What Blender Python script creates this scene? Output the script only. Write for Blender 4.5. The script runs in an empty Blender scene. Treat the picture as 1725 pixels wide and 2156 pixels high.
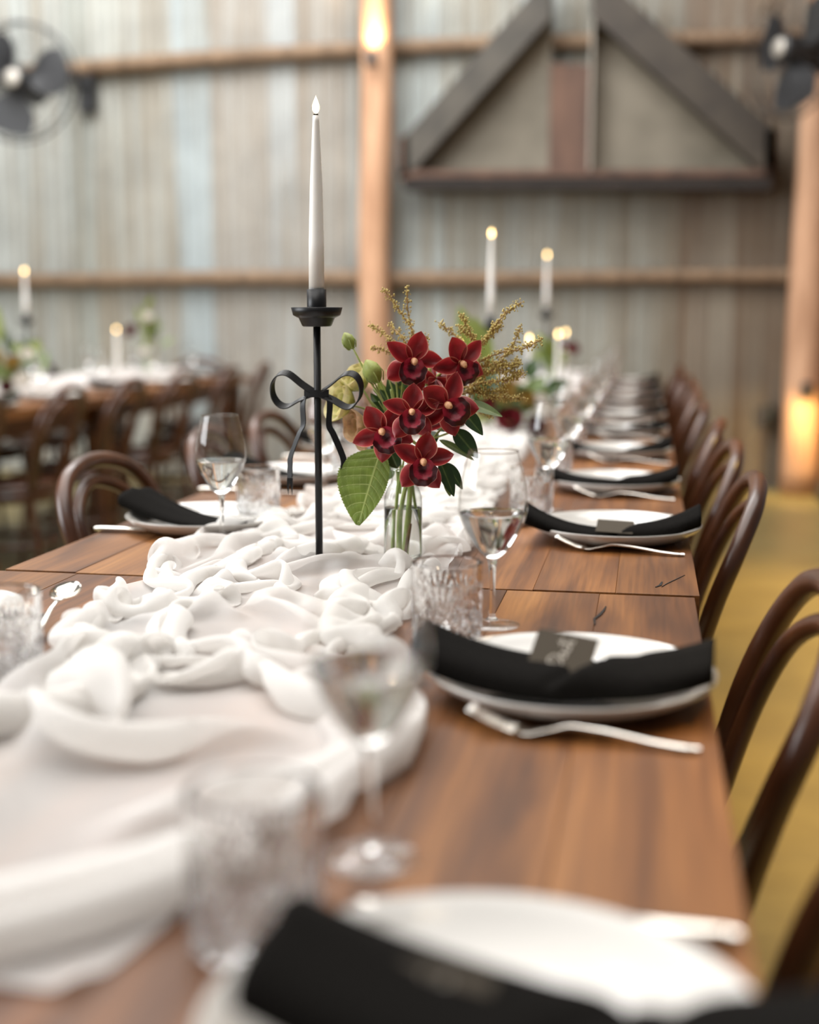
import bpy, bmesh, math, random
import numpy as np
from mathutils import Vector, Matrix
R = math.radians
rng = random.Random(7)
C = bpy.context.scene.collection
TZ = .76                                    # table top height

# ------------------------------------------------------------------ camera
cam_d = bpy.data.cameras.new('camera')
cam = bpy.data.objects.new('camera', cam_d); C.objects.link(cam)
cam.location = (0, 0, 1.13)
cam.rotation_euler = (R(90-8.6345), 0, R(10.4462))
cam_d.sensor_fit = 'HORIZONTAL'; cam_d.sensor_width = 24; cam_d.lens = 2700/1725*24
cam_d.clip_start = .02
cam_d.dof.use_dof = True; cam_d.dof.focus_distance = 1.78; cam_d.dof.aperture_fstop = 1.45
bpy.context.scene.camera = cam

# ------------------------------------------------------------------ world, lights, exposure
sc = bpy.context.scene
w = bpy.data.worlds.new('world'); sc.world = w; w.use_nodes = True
w.node_tree.nodes['Background'].inputs[0].default_value = (1.0, .965, .92, 1)
w.node_tree.nodes['Background'].inputs[1].default_value = .13
sc.view_settings.view_transform = 'Standard'; sc.view_settings.look = 'None'
sc.view_settings.gamma = 1; sc.view_settings.use_curve_mapping = False
sc.view_settings.exposure = .42
sc.cycles.use_denoising = True
sc.cycles.max_bounces = 14; sc.cycles.transmission_bounces = 12; sc.cycles.transparent_max_bounces = 24
sc.cycles.diffuse_bounces = 3; sc.cycles.glossy_bounces = 4
sc.cycles.sample_clamp_indirect = 6

def light(name, kind, loc, energy, col, target=None, size=.1, size_y=None, spot=None, blend=.5):
    d = bpy.data.lights.new(name, kind); d.energy = energy; d.color = col
    if kind == 'AREA':
        d.size = size
        if size_y: d.shape = 'RECTANGLE'; d.size_y = size_y
    else: d.shadow_soft_size = size
    if spot: d.spot_size = R(spot); d.spot_blend = blend
    o = bpy.data.objects.new(name, d); C.objects.link(o); o.location = loc
    if target is not None:
        o.rotation_euler = (Vector(target)-Vector(loc)).to_track_quat('-Z', 'Y').to_euler()
    return o
light('barn_door_daylight', 'AREA', (-6.0, .6, 2.9), 270, (.95, .975, 1.0), (-1.2, 5.0, 1.6), 4.2, 2.8)
light('added_wall_wash', 'AREA', (-2.9, 6.4, 5.3), 270, (.98, .985, 1.0), (-2.9, 8.1, 1.6), 5.4, 2.0)  # unseen area light, added to wash the back wall from above
light('added_overhead_fill', 'AREA', (-1.9, 2.8, 4.9), 385, (1.0, .98, .95), (-1.7, 2.7, 0), 6.2, 6.4)  # unseen overhead area light, added as the broad main light on the tables
for y, e in ((1.2, 260), (3.2, 300), (5.2, 300), (7.2, 300)):
    light('aisle_lamp', 'SPOT', (1.25, y, 3.6), 1.7*e, (1.0, .60, .075), (1.08, y, 0), .12, spot=46, blend=.8)
for x, y, z in ((-.75, -.6, 3.4), (.35, .9, 3.5), (-.9, 2.6, 3.6), (.3, 4.2, 3.5), (-.9, 5.6, 3.6), (-2.6, 2.4, 3.5), (-2.4, 5.0, 3.6)):
    light('festoon_bulb', 'POINT', (x, y, z), 4, (1.0, .80, .55), size=.05)

# ------------------------------------------------------------------ node helpers
def mat(name):
    m = bpy.data.materials.new(name); m.use_nodes = True
    nt = m.node_tree
    return m, nt, nt.nodes['Principled BSDF']
def N(nt, t, **kw):
    n = nt.nodes.new(t)
    for k, v in kw.items():
        if k in n.inputs: n.inputs[k].default_value = v
        else: setattr(n, k, v)
    return n
def simple(name, col, rough=.5, metal=0, **kw):
    m, nt, b = mat(name)
    b.inputs['Base Color'].default_value = (*col, 1); b.inputs['Roughness'].default_value = rough
    b.inputs['Metallic'].default_value = metal
    for k, v in kw.items(): b.inputs[k.replace('_', ' ')].default_value = v
    return m
def ramp(nt, stops):
    r = nt.nodes.new('ShaderNodeValToRGB'); e = r.color_ramp.elements
    while len(e) < len(stops): e.new(.5)
    for i, (p, c) in enumerate(stops): e[i].position = p; e[i].color = (*c, 1)
    return r
def noisy(name, c0, c1, scale=8, rough=.6, bump=.0, stretch=(1, 1, 1), detail=4, metal=0, coords='Object', **kw):
    m, nt, b = mat(name); L = nt.links.new
    tc = N(nt, 'ShaderNodeTexCoord'); mp = N(nt, 'ShaderNodeMapping'); mp.inputs['Scale'].default_value = stretch
    nz = N(nt, 'ShaderNodeTexNoise', Scale=scale, Detail=detail)
    L(tc.outputs[coords], mp.inputs[0]); L(mp.outputs[0], nz.inputs['Vector'])
    rp = ramp(nt, [(.3, c0), (.7, c1)]); L(nz.outputs[0], rp.inputs[0]); L(rp.outputs[0], b.inputs['Base Color'])
    b.inputs['Roughness'].default_value = rough; b.inputs['Metallic'].default_value = metal
    if bump:
        bp = N(nt, 'ShaderNodeBump', Strength=bump, Distance=.01); L(nz.outputs[0], bp.inputs['Height']); L(bp.outputs[0], b.inputs['Normal'])
    for k, v in kw.items(): b.inputs[k.replace('_', ' ')].default_value = v
    return m

def wood_top():
    m, nt, b = mat('oiled_timber'); L = nt.links.new
    tc = N(nt, 'ShaderNodeTexCoord'); oi = N(nt, 'ShaderNodeObjectInfo')
    off = N(nt, 'ShaderNodeVectorMath', operation='SCALE'); off.inputs[0].default_value = (3.7, 9.1, 5.3)
    L(oi.outputs['Random'], off.inputs['Scale'])
    add = N(nt, 'ShaderNodeVectorMath', operation='ADD'); L(tc.outputs['Object'], add.inputs[0]); L(off.outputs[0], add.inputs[1])
    mp = N(nt, 'ShaderNodeMapping'); mp.inputs['Scale'].default_value = (1, .10, 1); L(add.outputs[0], mp.inputs[0])
    big = N(nt, 'ShaderNodeTexNoise', Scale=13, Detail=3, Distortion=.6); L(mp.outputs[0], big.inputs['Vector'])
    mp2 = N(nt, 'ShaderNodeMapping'); mp2.inputs['Scale'].default_value = (1, .03, 1); L(add.outputs[0], mp2.inputs[0])
    fine = N(nt, 'ShaderNodeTexNoise', Scale=170, Detail=5); L(mp2.outputs[0], fine.inputs['Vector'])
    rp = ramp(nt, [(.26, (.036, .0132, .0044)), (.41, (.118, .042, .0105)), (.55, (.220, .086, .021)), (.76, (.345, .150, .041))])
    L(big.outputs[0], rp.inputs[0])
    mx = N(nt, 'ShaderNodeMix', data_type='RGBA', blend_type='MULTIPLY'); mx.inputs[0].default_value = .55
    rf = ramp(nt, [(.3, (.45, .42, .40)), (.62, (1.05, 1.05, 1.05))]); L(fine.outputs[0], rf.inputs[0])
    L(rp.outputs[0], mx.inputs[6]); L(rf.outputs[0], mx.inputs[7])
    hs = N(nt, 'ShaderNodeMix', data_type='RGBA', blend_type='MULTIPLY'); hs.inputs[0].default_value = 1
    L(mx.outputs[2], hs.inputs[6]); L(oi.outputs['Color'], hs.inputs[7])
    L(hs.outputs[2], b.inputs['Base Color'])
    b.inputs['Roughness'].default_value = .46; b.inputs['Coat Weight'].default_value = .05; b.inputs['Specular IOR Level'].default_value = .35; b.inputs['Coat Roughness'].default_value = .25
    bp = N(nt, 'ShaderNodeBump', Strength=.12, Distance=.002); L(fine.outputs[0], bp.inputs['Height']); L(bp.outputs[0], b.inputs['Normal'])
    return m

def iron():
    m, nt, b = mat('weathered_corrugated_iron'); L = nt.links.new
    tc = N(nt, 'ShaderNodeTexCoord'); oi = N(nt, 'ShaderNodeObjectInfo')
    mp = N(nt, 'ShaderNodeMapping'); mp.inputs['Scale'].default_value = (1, 1, .12); L(tc.outputs['Object'], mp.inputs[0])
    mp2 = N(nt, 'ShaderNodeMapping'); mp2.inputs['Scale'].default_value = (1, 1, .03); L(tc.outputs['Object'], mp2.inputs[0])
    st = N(nt, 'ShaderNodeTexNoise', Scale=15, Detail=3, Roughness=.6); L(mp2.outputs[0], st.inputs['Vector'])
    bl = N(nt, 'ShaderNodeTexNoise', Scale=2.2, Detail=6, Roughness=.65); L(tc.outputs['Object'], bl.inputs['Vector'])
    rust = ramp(nt, [(.46, (0, 0, 0)), (.66, (1, 1, 1))]); L(st.outputs[0], rust.inputs[0])
    c = ramp(nt, [(.3, (.70, .70, .69)), (.7, (1.05, 1.04, 1.02))]); L(bl.outputs[0], c.inputs[0])
    m1 = N(nt, 'ShaderNodeMix', data_type='RGBA', blend_type='MULTIPLY'); m1.inputs[0].default_value = 1
    L(oi.outputs['Color'], m1.inputs[6]); L(c.outputs[0], m1.inputs[7])
    m2 = N(nt, 'ShaderNodeMix', data_type='RGBA', blend_type='MULTIPLY'); L(rust.outputs[0], m2.inputs[0])
    L(m1.outputs[2], m2.inputs[6]); m2.inputs[7].default_value = (.78, .68, .58, 1)
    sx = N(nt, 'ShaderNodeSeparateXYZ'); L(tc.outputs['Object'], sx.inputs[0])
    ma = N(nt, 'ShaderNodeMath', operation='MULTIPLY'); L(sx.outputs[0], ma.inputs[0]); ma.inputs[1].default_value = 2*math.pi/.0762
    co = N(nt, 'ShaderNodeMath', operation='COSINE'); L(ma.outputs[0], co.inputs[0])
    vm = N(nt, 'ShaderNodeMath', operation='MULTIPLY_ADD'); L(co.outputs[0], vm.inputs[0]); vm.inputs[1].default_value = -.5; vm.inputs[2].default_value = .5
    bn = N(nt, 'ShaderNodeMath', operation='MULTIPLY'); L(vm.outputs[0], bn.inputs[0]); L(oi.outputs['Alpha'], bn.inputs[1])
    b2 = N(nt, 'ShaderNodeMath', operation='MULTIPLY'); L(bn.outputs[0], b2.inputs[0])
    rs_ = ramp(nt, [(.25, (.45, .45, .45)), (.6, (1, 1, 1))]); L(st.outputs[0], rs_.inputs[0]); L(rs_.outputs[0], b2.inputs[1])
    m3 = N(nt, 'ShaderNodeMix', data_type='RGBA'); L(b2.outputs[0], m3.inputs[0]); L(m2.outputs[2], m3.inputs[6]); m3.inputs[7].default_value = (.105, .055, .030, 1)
    L(m3.outputs[2], b.inputs['Base Color'])
    b.inputs['Roughness'].default_value = .55; b.inputs['Metallic'].default_value = .15
    return m

def rough_log(name, c0, c1):
    return noisy(name, c0, c1, 9, .8, .5, (1.5, 1.5, .25), 6)

def glass_real(name, tint=(1, 1, 1), ior=1.5):
    m, nt, b = mat(name)
    b.inputs['Base Color'].default_value = (*tint, 1); b.inputs['Transmission Weight'].default_value = 1
    b.inputs['Roughness'].default_value = 0; b.inputs['IOR'].default_value = ior
    return m
def glass_thin(name, face=(.985, .985, .98), rim=(.40, .36, .33), refl=1.0, start=.66):
    """a blown wall about a millimetre thick: no visible bending, fresnel sheen, darker where seen edge on"""
    m, nt, b = mat(name); L = nt.links.new; nt.nodes.remove(b)
    out = nt.nodes['Material Output']
    lw = N(nt, 'ShaderNodeLayerWeight', Blend=.5)
    rp = ramp(nt, [(0, face), (start, face), (start+.75*(1-start), tuple(.5*a+.5*c for a, c in zip(face, rim))), (1, rim)])
    L(lw.outputs['Facing'], rp.inputs[0])
    tr = N(nt, 'ShaderNodeBsdfTransparent'); L(rp.outputs[0], tr.inputs[0])
    gl = N(nt, 'ShaderNodeBsdfGlossy', Roughness=.0)
    gl.inputs[0].default_value = (refl, refl, refl, 1)
    pw = N(nt, 'ShaderNodeMath', operation='POWER'); L(lw.outputs['Facing'], pw.inputs[0]); pw.inputs[1].default_value = 5
    fr = N(nt, 'ShaderNodeMath', operation='MULTIPLY_ADD'); L(pw.outputs[0], fr.inputs[0]); fr.inputs[1].default_value = .7; fr.inputs[2].default_value = .05
    mx = N(nt, 'ShaderNodeMixShader'); L(fr.outputs[0], mx.inputs[0]); L(tr.outputs[0], mx.inputs[1]); L(gl.outputs[0], mx.inputs[2])
    L(mx.outputs[0], out.inputs['Surface'])
    return m
def gauze():
    m, nt, b = mat('white_gauze'); L = nt.links.new
    b.inputs['Base Color'].default_value = (.885, .87, .85, 1); b.inputs['Roughness'].default_value = .9
    b.inputs['Specular IOR Level'].default_value = .1
    tl = N(nt, 'ShaderNodeBsdfTranslucent'); tl.inputs[0].default_value = (.93, .915, .895, 1)
    m1 = N(nt, 'ShaderNodeMixShader'); m1.inputs[0].default_value = .5
    L(b.outputs[0], m1.inputs[1]); L(tl.outputs[0], m1.inputs[2])
    tr = N(nt, 'ShaderNodeBsdfTransparent'); tr.inputs[0].default_value = (1, .98, .96, 1)
    m2 = N(nt, 'ShaderNodeMixShader'); m2.inputs[0].default_value = .16
    L(m1.outputs[0], m2.inputs[1]); L(tr.outputs[0], m2.inputs[2])
    tc = N(nt, 'ShaderNodeTexCoord'); nz = N(nt, 'ShaderNodeTexNoise', Scale=260, Detail=2); L(tc.outputs['Object'], nz.inputs['Vector'])
    bp = N(nt, 'ShaderNodeBump', Strength=.12, Distance=.001); L(nz.outputs[0], bp.inputs['Height']); L(bp.outputs[0], b.inputs['Normal'])
    L(m2.outputs[0], nt.nodes['Material Output'].inputs['Surface'])
    return m
def by_attr(name, attr, stops, rough=.5, transl=0, bump=0, **kw):
    m, nt, b = mat(name); L = nt.links.new
    a = N(nt, 'ShaderNodeAttribute', attribute_name=attr)
    rp = ramp(nt, stops); L(a.outputs['Fac'], rp.inputs[0])
    nz = N(nt, 'ShaderNodeTexNoise', Scale=90, Detail=3); tc = N(nt, 'ShaderNodeTexCoord'); L(tc.outputs['Object'], nz.inputs['Vector'])
    rn = ramp(nt, [(.3, (.78, .78, .78)), (.7, (1.12, 1.12, 1.12))]); L(nz.outputs[0], rn.inputs[0])
    mx = N(nt, 'ShaderNodeMix', data_type='RGBA', blend_type='MULTIPLY'); mx.inputs[0].default_value = 1
    L(rp.outputs[0], mx.inputs[6]); L(rn.outputs[0], mx.inputs[7]); L(mx.outputs[2], b.inputs['Base Color'])
    b.inputs['Roughness'].default_value = rough
    for k, v in kw.items(): b.inputs[k.replace('_', ' ')].default_value = v
    if transl:
        tl = N(nt, 'ShaderNodeBsdfTranslucent'); L(mx.outputs[2], tl.inputs[0])
        ms = N(nt, 'ShaderNodeMixShader'); ms.inputs[0].default_value = transl
        L(b.outputs[0], ms.inputs[1]); L(tl.outputs[0], ms.inputs[2]); L(ms.outputs[0], nt.nodes['Material Output'].inputs['Surface'])
    return m

def veined(name, vein, blade, rough, transl):
    m, nt, b = mat(name); L = nt.links.new
    def op(o, x, y=None, z=None):
        n = N(nt, 'ShaderNodeMath', operation=o)
        for k, q in enumerate((x, y, z)):
            if q is None: continue
            if hasattr(q, 'links'): L(q, n.inputs[k])
            else: n.inputs[k].default_value = q
        return n.outputs[0]
    u = N(nt, 'ShaderNodeAttribute', attribute_name='along').outputs['Fac']; q = N(nt, 'ShaderNodeAttribute', attribute_name='across').outputs['Fac']
    aq = op('ABSOLUTE', q)
    ph = op('FRACT', op('MULTIPLY', op('SUBTRACT', u, op('MULTIPLY', op('POWER', aq, 1.4), .15)), 8.5))
    d = op('MINIMUM', ph, op('SUBTRACT', 1.0, ph))
    side = op('SMOOTH_MIN', 1.0, op('MULTIPLY', d, op('ADD', 11.0, op('MULTIPLY', aq, 16.0))), .1)
    mid = op('MINIMUM', 1.0, op('MULTIPLY', aq, 16.0))
    ph2 = op('FRACT', op('ADD', op('MULTIPLY', aq, 5.0), op('MULTIPLY', u, 3.0))); d2 = op('MINIMUM', op('ADD', .72, op('MULTIPLY', op('MINIMUM', ph2, op('SUBTRACT', 1.0, ph2)), 4.0)), 1.0)
    f = op('MULTIPLY', op('MINIMUM', side, mid), d2)
    nz = N(nt, 'ShaderNodeTexNoise', Scale=40, Detail=4); tc = N(nt, 'ShaderNodeTexCoord'); L(tc.outputs['Object'], nz.inputs['Vector'])
    rb = ramp(nt, [(.3, tuple(c*.75 for c in blade)), (.7, tuple(c*1.2 for c in blade))]); L(nz.outputs[0], rb.inputs[0])
    mx = N(nt, 'ShaderNodeMix', data_type='RGBA'); L(f, mx.inputs[0]); mx.inputs[6].default_value = (*vein, 1); L(rb.outputs[0], mx.inputs[7])
    L(mx.outputs[2], b.inputs['Base Color']); b.inputs['Roughness'].default_value = rough
    bp = N(nt, 'ShaderNodeBump', Strength=.5, Distance=.0012); L(f, bp.inputs['Height']); L(bp.outputs[0], b.inputs['Normal'])
    tl = N(nt, 'ShaderNodeBsdfTranslucent'); L(mx.outputs[2], tl.inputs[0])
    ms = N(nt, 'ShaderNodeMixShader'); ms.inputs[0].default_value = transl
    L(b.outputs[0], ms.inputs[1]); L(tl.outputs[0], ms.inputs[2]); L(ms.outputs[0], nt.nodes['Material Output'].inputs['Surface'])
    return m

M = dict(
    wood=wood_top(), iron=iron(), gauze=gauze(),
    post=rough_log('peeled_timber', (.38, .205, .115), (.62, .37, .225)),
    rail=rough_log('rough_rail_timber', (.125, .080, .047), (.25, .165, .10)),
    bent=noisy('bentwood_walnut', (.026, .0072, .0027), (.092, .030, .010), 14, .34, .05, (1, 1, .3), Coat_Weight=.15, Coat_Roughness=.15),
    black=simple('satin_black_metal', (.005, .005, .006), .40, 0, Specular_IOR_Level=.4),
    china=simple('white_porcelain', (.55, .525, .49), .14, 0, Coat_Weight=.35, Coat_Roughness=.05),
    linen=noisy('black_linen', (.0044, .0039, .0034), (.0082, .0072, .0062), 300, 1.0, .15, Specular_IOR_Level=.08),
    card=simple('dark_brown_card', (.060, .048, .034), .8, Specular_IOR_Level=.2),
    ink=simple('pale_ink', (.34, .30, .25), .6),
    steel=simple('polished_steel', (.78, .74, .68), .16, 1),
    wax=simple('white_wax', (.92, .895, .86), .4, 0, Subsurface_Weight=.15, Subsurface_Radius=(.01, .008, .006)),
    wick=simple('dark_wick', (.03, .02, .015), .8),
    crystal=glass_real('cut_crystal', (1, 1, 1), 1.5),
    stemglass=glass_real('clear_stem_glass', (1, .995, .985), 1.5),
    water=glass_real('water', (1, 1, 1), 1.333),
    thin=glass_thin('thin_wine_glass'), bottleglass=glass_thin('thin_bottle_glass', (.95, .97, .96), (.16, .18, .165), 1.0, .45),
    rimglass=glass_thin('thin_glass_edge', (.62, .57, .53), (.30, .27, .25)),
    concrete=noisy('sealed_concrete', (.185, .140, .052), (.265, .205, .075), 3.5, .45, .05, (1, 1, 1), 8),
    rust=noisy('rusted_sheet', (.060, .032, .022), (.145, .078, .050), 6, .75, .2, (1, 1, .4), 6),
    dullsheet=noisy('dull_steel_sheet', (.10, .086, .060), (.215, .188, .142), 2.2, .6, .1, (1, 1, 1), 7),
    darksteel=noisy('dark_steel_edge', (.032, .027, .020), (.070, .060, .045), 5, .6, .1),
    darkbrown=noisy('dark_brown_edge', (.024, .017, .011), (.052, .040, .027), 5, .6, .1), nearblack=noisy('near_black_beam', (.010, .006, .004), (.022, .014, .010), 6, .7, .1), paleedge=simple('pale_sheet_edge', (.34, .31, .26), .6),
    wallboard=noisy('brown_wall_board', (.16, .085, .04), (.26, .145, .07), 3, .6, .1, (1, 1, .3), 5),
    petal=by_attr('burgundy_petal', 'edge', [(0, (.19, .007, .013)), (.55, (.29, .016, .021)), (.90, (.40, .036, .036)), (.965, (.68, .26, .19)), (1, (.76, .40, .29))], .42, .22),
    lip=by_attr('burgundy_lip', 'edge', [(0, (.03, .001, .004)), (.20, (.10, .004, .014)), (.36, (.46, .03, .065)), (.60, (.34, .014, .036)), (.68, (.065, .002, .007)), (.955, (.045, .002, .006)), (1, (.50, .17, .14))], .4, .1),
    column=simple('peach_column', (.66, .34, .17), .4),
    stem=noisy('green_stem', (.24, .32, .07), (.42, .48, .16), 40, .5),
    brownstem=noisy('brown_stem', (.10, .055, .02), (.22, .13, .05), 60, .6),
    leaf=veined('broad_leaf', (.40, .47, .14), (.165, .235, .035), .5, .3), cleaf=by_attr('plain_green_leaf', 'edge', [(0, (.28, .34, .07)), (.2, (.17, .205, .025)), (1, (.155, .19, .022))], .5, .3),
    gleaf=by_attr('glossy_leaf', 'edge', [(0, (.12, .18, .05)), (.15, (.025, .06, .012)), (1, (.018, .045, .010))], .3, .12),
    pleaf=by_attr('pale_leaf', 'edge', [(0, (.26, .32, .12)), (.2, (.13, .19, .05)), (1, (.12, .175, .05))], .4, .25),
    greige=by_attr('pale_rose', 'edge', [(0, (.42, .48, .10)), (.5, (.74, .74, .28)), (1, (.84, .74, .44))], .55, .3),
    peach=by_attr('peach_rose', 'edge', [(0, (.55, .48, .18)), (.5, (.78, .56, .28)), (1, (.84, .58, .38))], .55, .3),
    budg=by_attr('green_bud', 'edge', [(0, (.24, .34, .06)), (1, (.50, .55, .16))], .5, .2),
    twig=simple('ochre_twig', (.40, .24, .08), .6), bead=noisy('ochre_bead', (.42, .32, .07), (.66, .52, .17), 120, .6),
    white_petal=simple('white_petal', (.78, .74, .68), .6), redrose=simple('dark_red_rose', (.16, .006, .012), .6),
    mustard=simple('mustard_bloom', (.34, .22, .05), .7), plum=simple('plum_bloom', (.09, .012, .018), .7),
    fan=simple('black_fan_paint', (.012, .012, .013), .4), chrome=simple('brushed_badge', (.42, .39, .34), .4, .4),
    plastic=simple('black_plastic', (.02, .02, .02), .4), crack=simple('dark_wood_split', (.012, .007, .004), .9),
)
def emit(name, col, s):
    m, nt, b = mat(name)
    b.inputs['Base Color'].default_value = (*col, 1); b.inputs['Emission Color'].default_value = (*col, 1); b.inputs['Emission Strength'].default_value = s
    return m
M['flame'] = emit('candle_flame', (1.0, .66, .26), 9)
M['bulb'] = emit('lamp_lens', (1.0, .72, .38), 6)

# ------------------------------------------------------------------ geometry helpers
def mesh(name, V, F, m=None, smooth=True, attr=None):
    me = bpy.data.meshes.new(name)
    me.from_pydata([tuple(map(float, v)) for v in V], [], [tuple(int(i) for i in f) for f in F])
    if smooth: me.polygons.foreach_set('use_smooth', [True]*len(me.polygons))
    if m: me.materials.append(m)
    if attr is not None:
        a = me.attributes.new('edge', 'FLOAT', 'POINT'); a.data.foreach_set('value', np.asarray(attr, np.float32))
    me.update()
    return me
def uvattr(me, n, vals):
    a = me.attributes.new(n, 'FLOAT', 'POINT'); a.data.foreach_set('value', np.asarray(vals, np.float32))
def obj(name, me, parent=None, loc=None, rot=None, label=None):
    o = bpy.data.objects.new(name, me); C.objects.link(o)
    if parent: o.parent = parent
    if loc is not None: o.location = loc
    if rot is not None: o.rotation_euler = rot
    if label: o['label'] = label
    return o
def tag(o, label, cat, group=None):
    o['label'] = label; o['category'] = cat
    if group: o['group'] = group
    return o
def thing(name, label, cat, loc=(0, 0, 0), rz=0, group=None):
    o = bpy.data.objects.new(name, None); C.objects.link(o); o.empty_display_size = .05
    o.location = loc; o.rotation_euler = (0, 0, rz)
    return tag(o, label, cat, group)
def copy_tree(o, parent=None):
    c = o.copy(); C.objects.link(c); c.parent = parent
    for ch in list(o.children): copy_tree(ch, c)
    return c
def dup(o, label, loc, rz=0, group=None):
    c = copy_tree(o); c.location = loc; c.rotation_euler = (0, 0, rz); c['label'] = label
    if group: c['group'] = group
    return c
def merge(parts):
    V, F, n = [], [], 0
    for v, f in parts:
        V += [tuple(p) for p in v]; F += [tuple(i+n for i in q) for q in f]; n += len(v)
    return V, F
def lathe(prof, n=32, cx=0, cy=0):
    V, F = [], []; rings = []
    for r, z in prof:
        if r < 1e-6: rings.append([len(V)]); V.append((cx, cy, z))
        else:
            rings.append(list(range(len(V), len(V)+n)))
            V += [(cx+r*math.cos(2*math.pi*i/n), cy+r*math.sin(2*math.pi*i/n), z) for i in range(n)]
    for a, b in zip(rings, rings[1:]):
        for i in range(n):
            j = (i+1) % n
            if len(a) == 1 and len(b) == 1: continue
            if len(a) == 1: F.append((a[0], b[j], b[i]))
            elif len(b) == 1: F.append((a[i], a[j], b[0]))
            else: F.append((a[i], a[j], b[j], b[i]))
    return V, F
def catmull(P, k=8, closed=False):
    P = [np.array(p, float) for p in P]; out = []
    n = len(P)
    for i in range(n if closed else n-1):
        p0 = P[(i-1) % n] if closed or i > 0 else 2*P[0]-P[1]
        p1, p2 = P[i], P[(i+1) % n]
        p3 = P[(i+2) % n] if closed or i+2 < n else 2*P[-1]-P[-2]
        for t in np.linspace(0, 1, k, endpoint=False):
            out.append(.5*((2*p1)+(-p0+p2)*t+(2*p0-5*p1+4*p2-p3)*t*t+(-p0+3*p1-3*p2+p3)*t**3))
    if not closed: out.append(P[-1])
    return out
def tube(P, rad, n=10, closed=False, cap=True):
    P = [np.array(p, float) for p in P]; m = len(P)
    if np.isscalar(rad): rad = [rad]*m
    elif len(rad) != m: rad = np.interp(np.linspace(0, 1, m), np.linspace(0, 1, len(rad)), rad)
    T = []
    for i in range(m):
        a = P[(i-1) % m] if closed or i > 0 else P[i]; b = P[(i+1) % m] if closed or i < m-1 else P[i]
        t = b-a; T.append(t/(np.linalg.norm(t)+1e-12))
    ref = np.array([0, 0, 1.]) if abs(T[0][2]) < .9 else np.array([1., 0, 0])
    u = np.cross(T[0], ref); u /= np.linalg.norm(u)
    V, F = [], []
    for i in range(m):
        u = u-T[i]*np.dot(u, T[i]); u /= np.linalg.norm(u); v = np.cross(T[i], u)
        for k in range(n):
            a = 2*math.pi*k/n
            V.append(P[i]+rad[i]*(math.cos(a)*u+math.sin(a)*v))
    for i in range(m if closed else m-1):
        j = (i+1) % m
        for k in range(n):
            l = (k+1) % n
            F.append((i*n+k, i*n+l, j*n+l, j*n+k))
    if cap and not closed:
        F.append(tuple(range(n-1, -1, -1))); F.append(tuple((m-1)*n+k for k in range(n)))
    return V, F
def gridmesh(fn, nu, nv, closed_v=False):
    V = [fn(i/(nu-1), j/(nv if closed_v else nv-1)) for i in range(nu) for j in range(nv)]
    F = []
    for i in range(nu-1):
        for j in range(nv if closed_v else nv-1):
            k = (j+1) % nv
            F.append((i*nv+j, i*nv+k, (i+1)*nv+k, (i+1)*nv+j))
    return V, F
def box(x0, x1, y0, y1, z0, z1, bev=0, seg=1):
    bm = bmesh.new(); bmesh.ops.create_cube(bm, size=1)
    for v in bm.verts:
        v.co = ((x0+x1)/2+v.co.x*(x1-x0), (y0+y1)/2+v.co.y*(y1-y0), (z0+z1)/2+v.co.z*(z1-z0))
    if bev: bmesh.ops.bevel(bm, geom=bm.edges[:], offset=bev, segments=seg, affect='EDGES')
    bm.verts.index_update()
    V = [tuple(v.co) for v in bm.verts]; F = [tuple(v.index for v in f.verts) for f in bm.faces]
    bm.free(); return V, F
def prism(poly, y0, y1):
    n = len(poly); V = [(x, y0, z) for x, z in poly]+[(x, y1, z) for x, z in poly]
    F = [tuple(range(n)), tuple(range(2*n-1, n-1, -1))]+[(i, i+n, (i+1) % n+n, (i+1) % n) for i in range(n)]
    return V, F
ORD = 'first second third fourth fifth sixth seventh eighth ninth tenth eleventh twelfth'.split()

# ------------------------------------------------------------------ setting: floor, walls, posts, rails
fl = obj('floor', mesh('floor', *box(-9, 3.2, -4, 8.9, -.1, 0), M['concrete'], False)); fl['kind'] = 'structure'
DW = 8.78
wall = bpy.data.objects.new('wall_back', None); C.objects.link(wall); wall['kind'] = 'structure'; wall.location = (0, DW, 0)
def sheet(x0, waves, z0, z1, dy):
    pitch = .0762; per = 8
    n = int(waves*per)+1; V, F = [], []
    for i in range(n):
        x = x0+i*pitch/per; y = dy-.0095*math.cos(2*math.pi*i/per)
        V += [(x, y, z0), (x, y, z1)]
    for i in range(n-1): F.append((2*i, 2*i+2, 2*i+3, 2*i+1))
    return V, F
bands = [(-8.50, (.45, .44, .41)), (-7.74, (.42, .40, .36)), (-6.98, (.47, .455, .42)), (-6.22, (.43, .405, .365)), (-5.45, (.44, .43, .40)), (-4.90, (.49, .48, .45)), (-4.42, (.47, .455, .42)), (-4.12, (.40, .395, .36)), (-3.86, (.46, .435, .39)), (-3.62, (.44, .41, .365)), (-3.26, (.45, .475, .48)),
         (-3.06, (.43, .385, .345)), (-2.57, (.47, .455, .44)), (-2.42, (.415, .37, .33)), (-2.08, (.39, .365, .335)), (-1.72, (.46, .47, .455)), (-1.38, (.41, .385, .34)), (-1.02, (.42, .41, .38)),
         (-.62, (.37, .345, .30)), (-.24, (.345, .32, .275)), (.02, (.31, .275, .225)), (.17, (.29, .235, .18)), (.40, (.33, .28, .22)), (.52, (.26, .205, .15)), (.75, (.30, .24, .18)), (.98, (.20, .14, .10)), (1.28, (0, 0, 0))]
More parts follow.
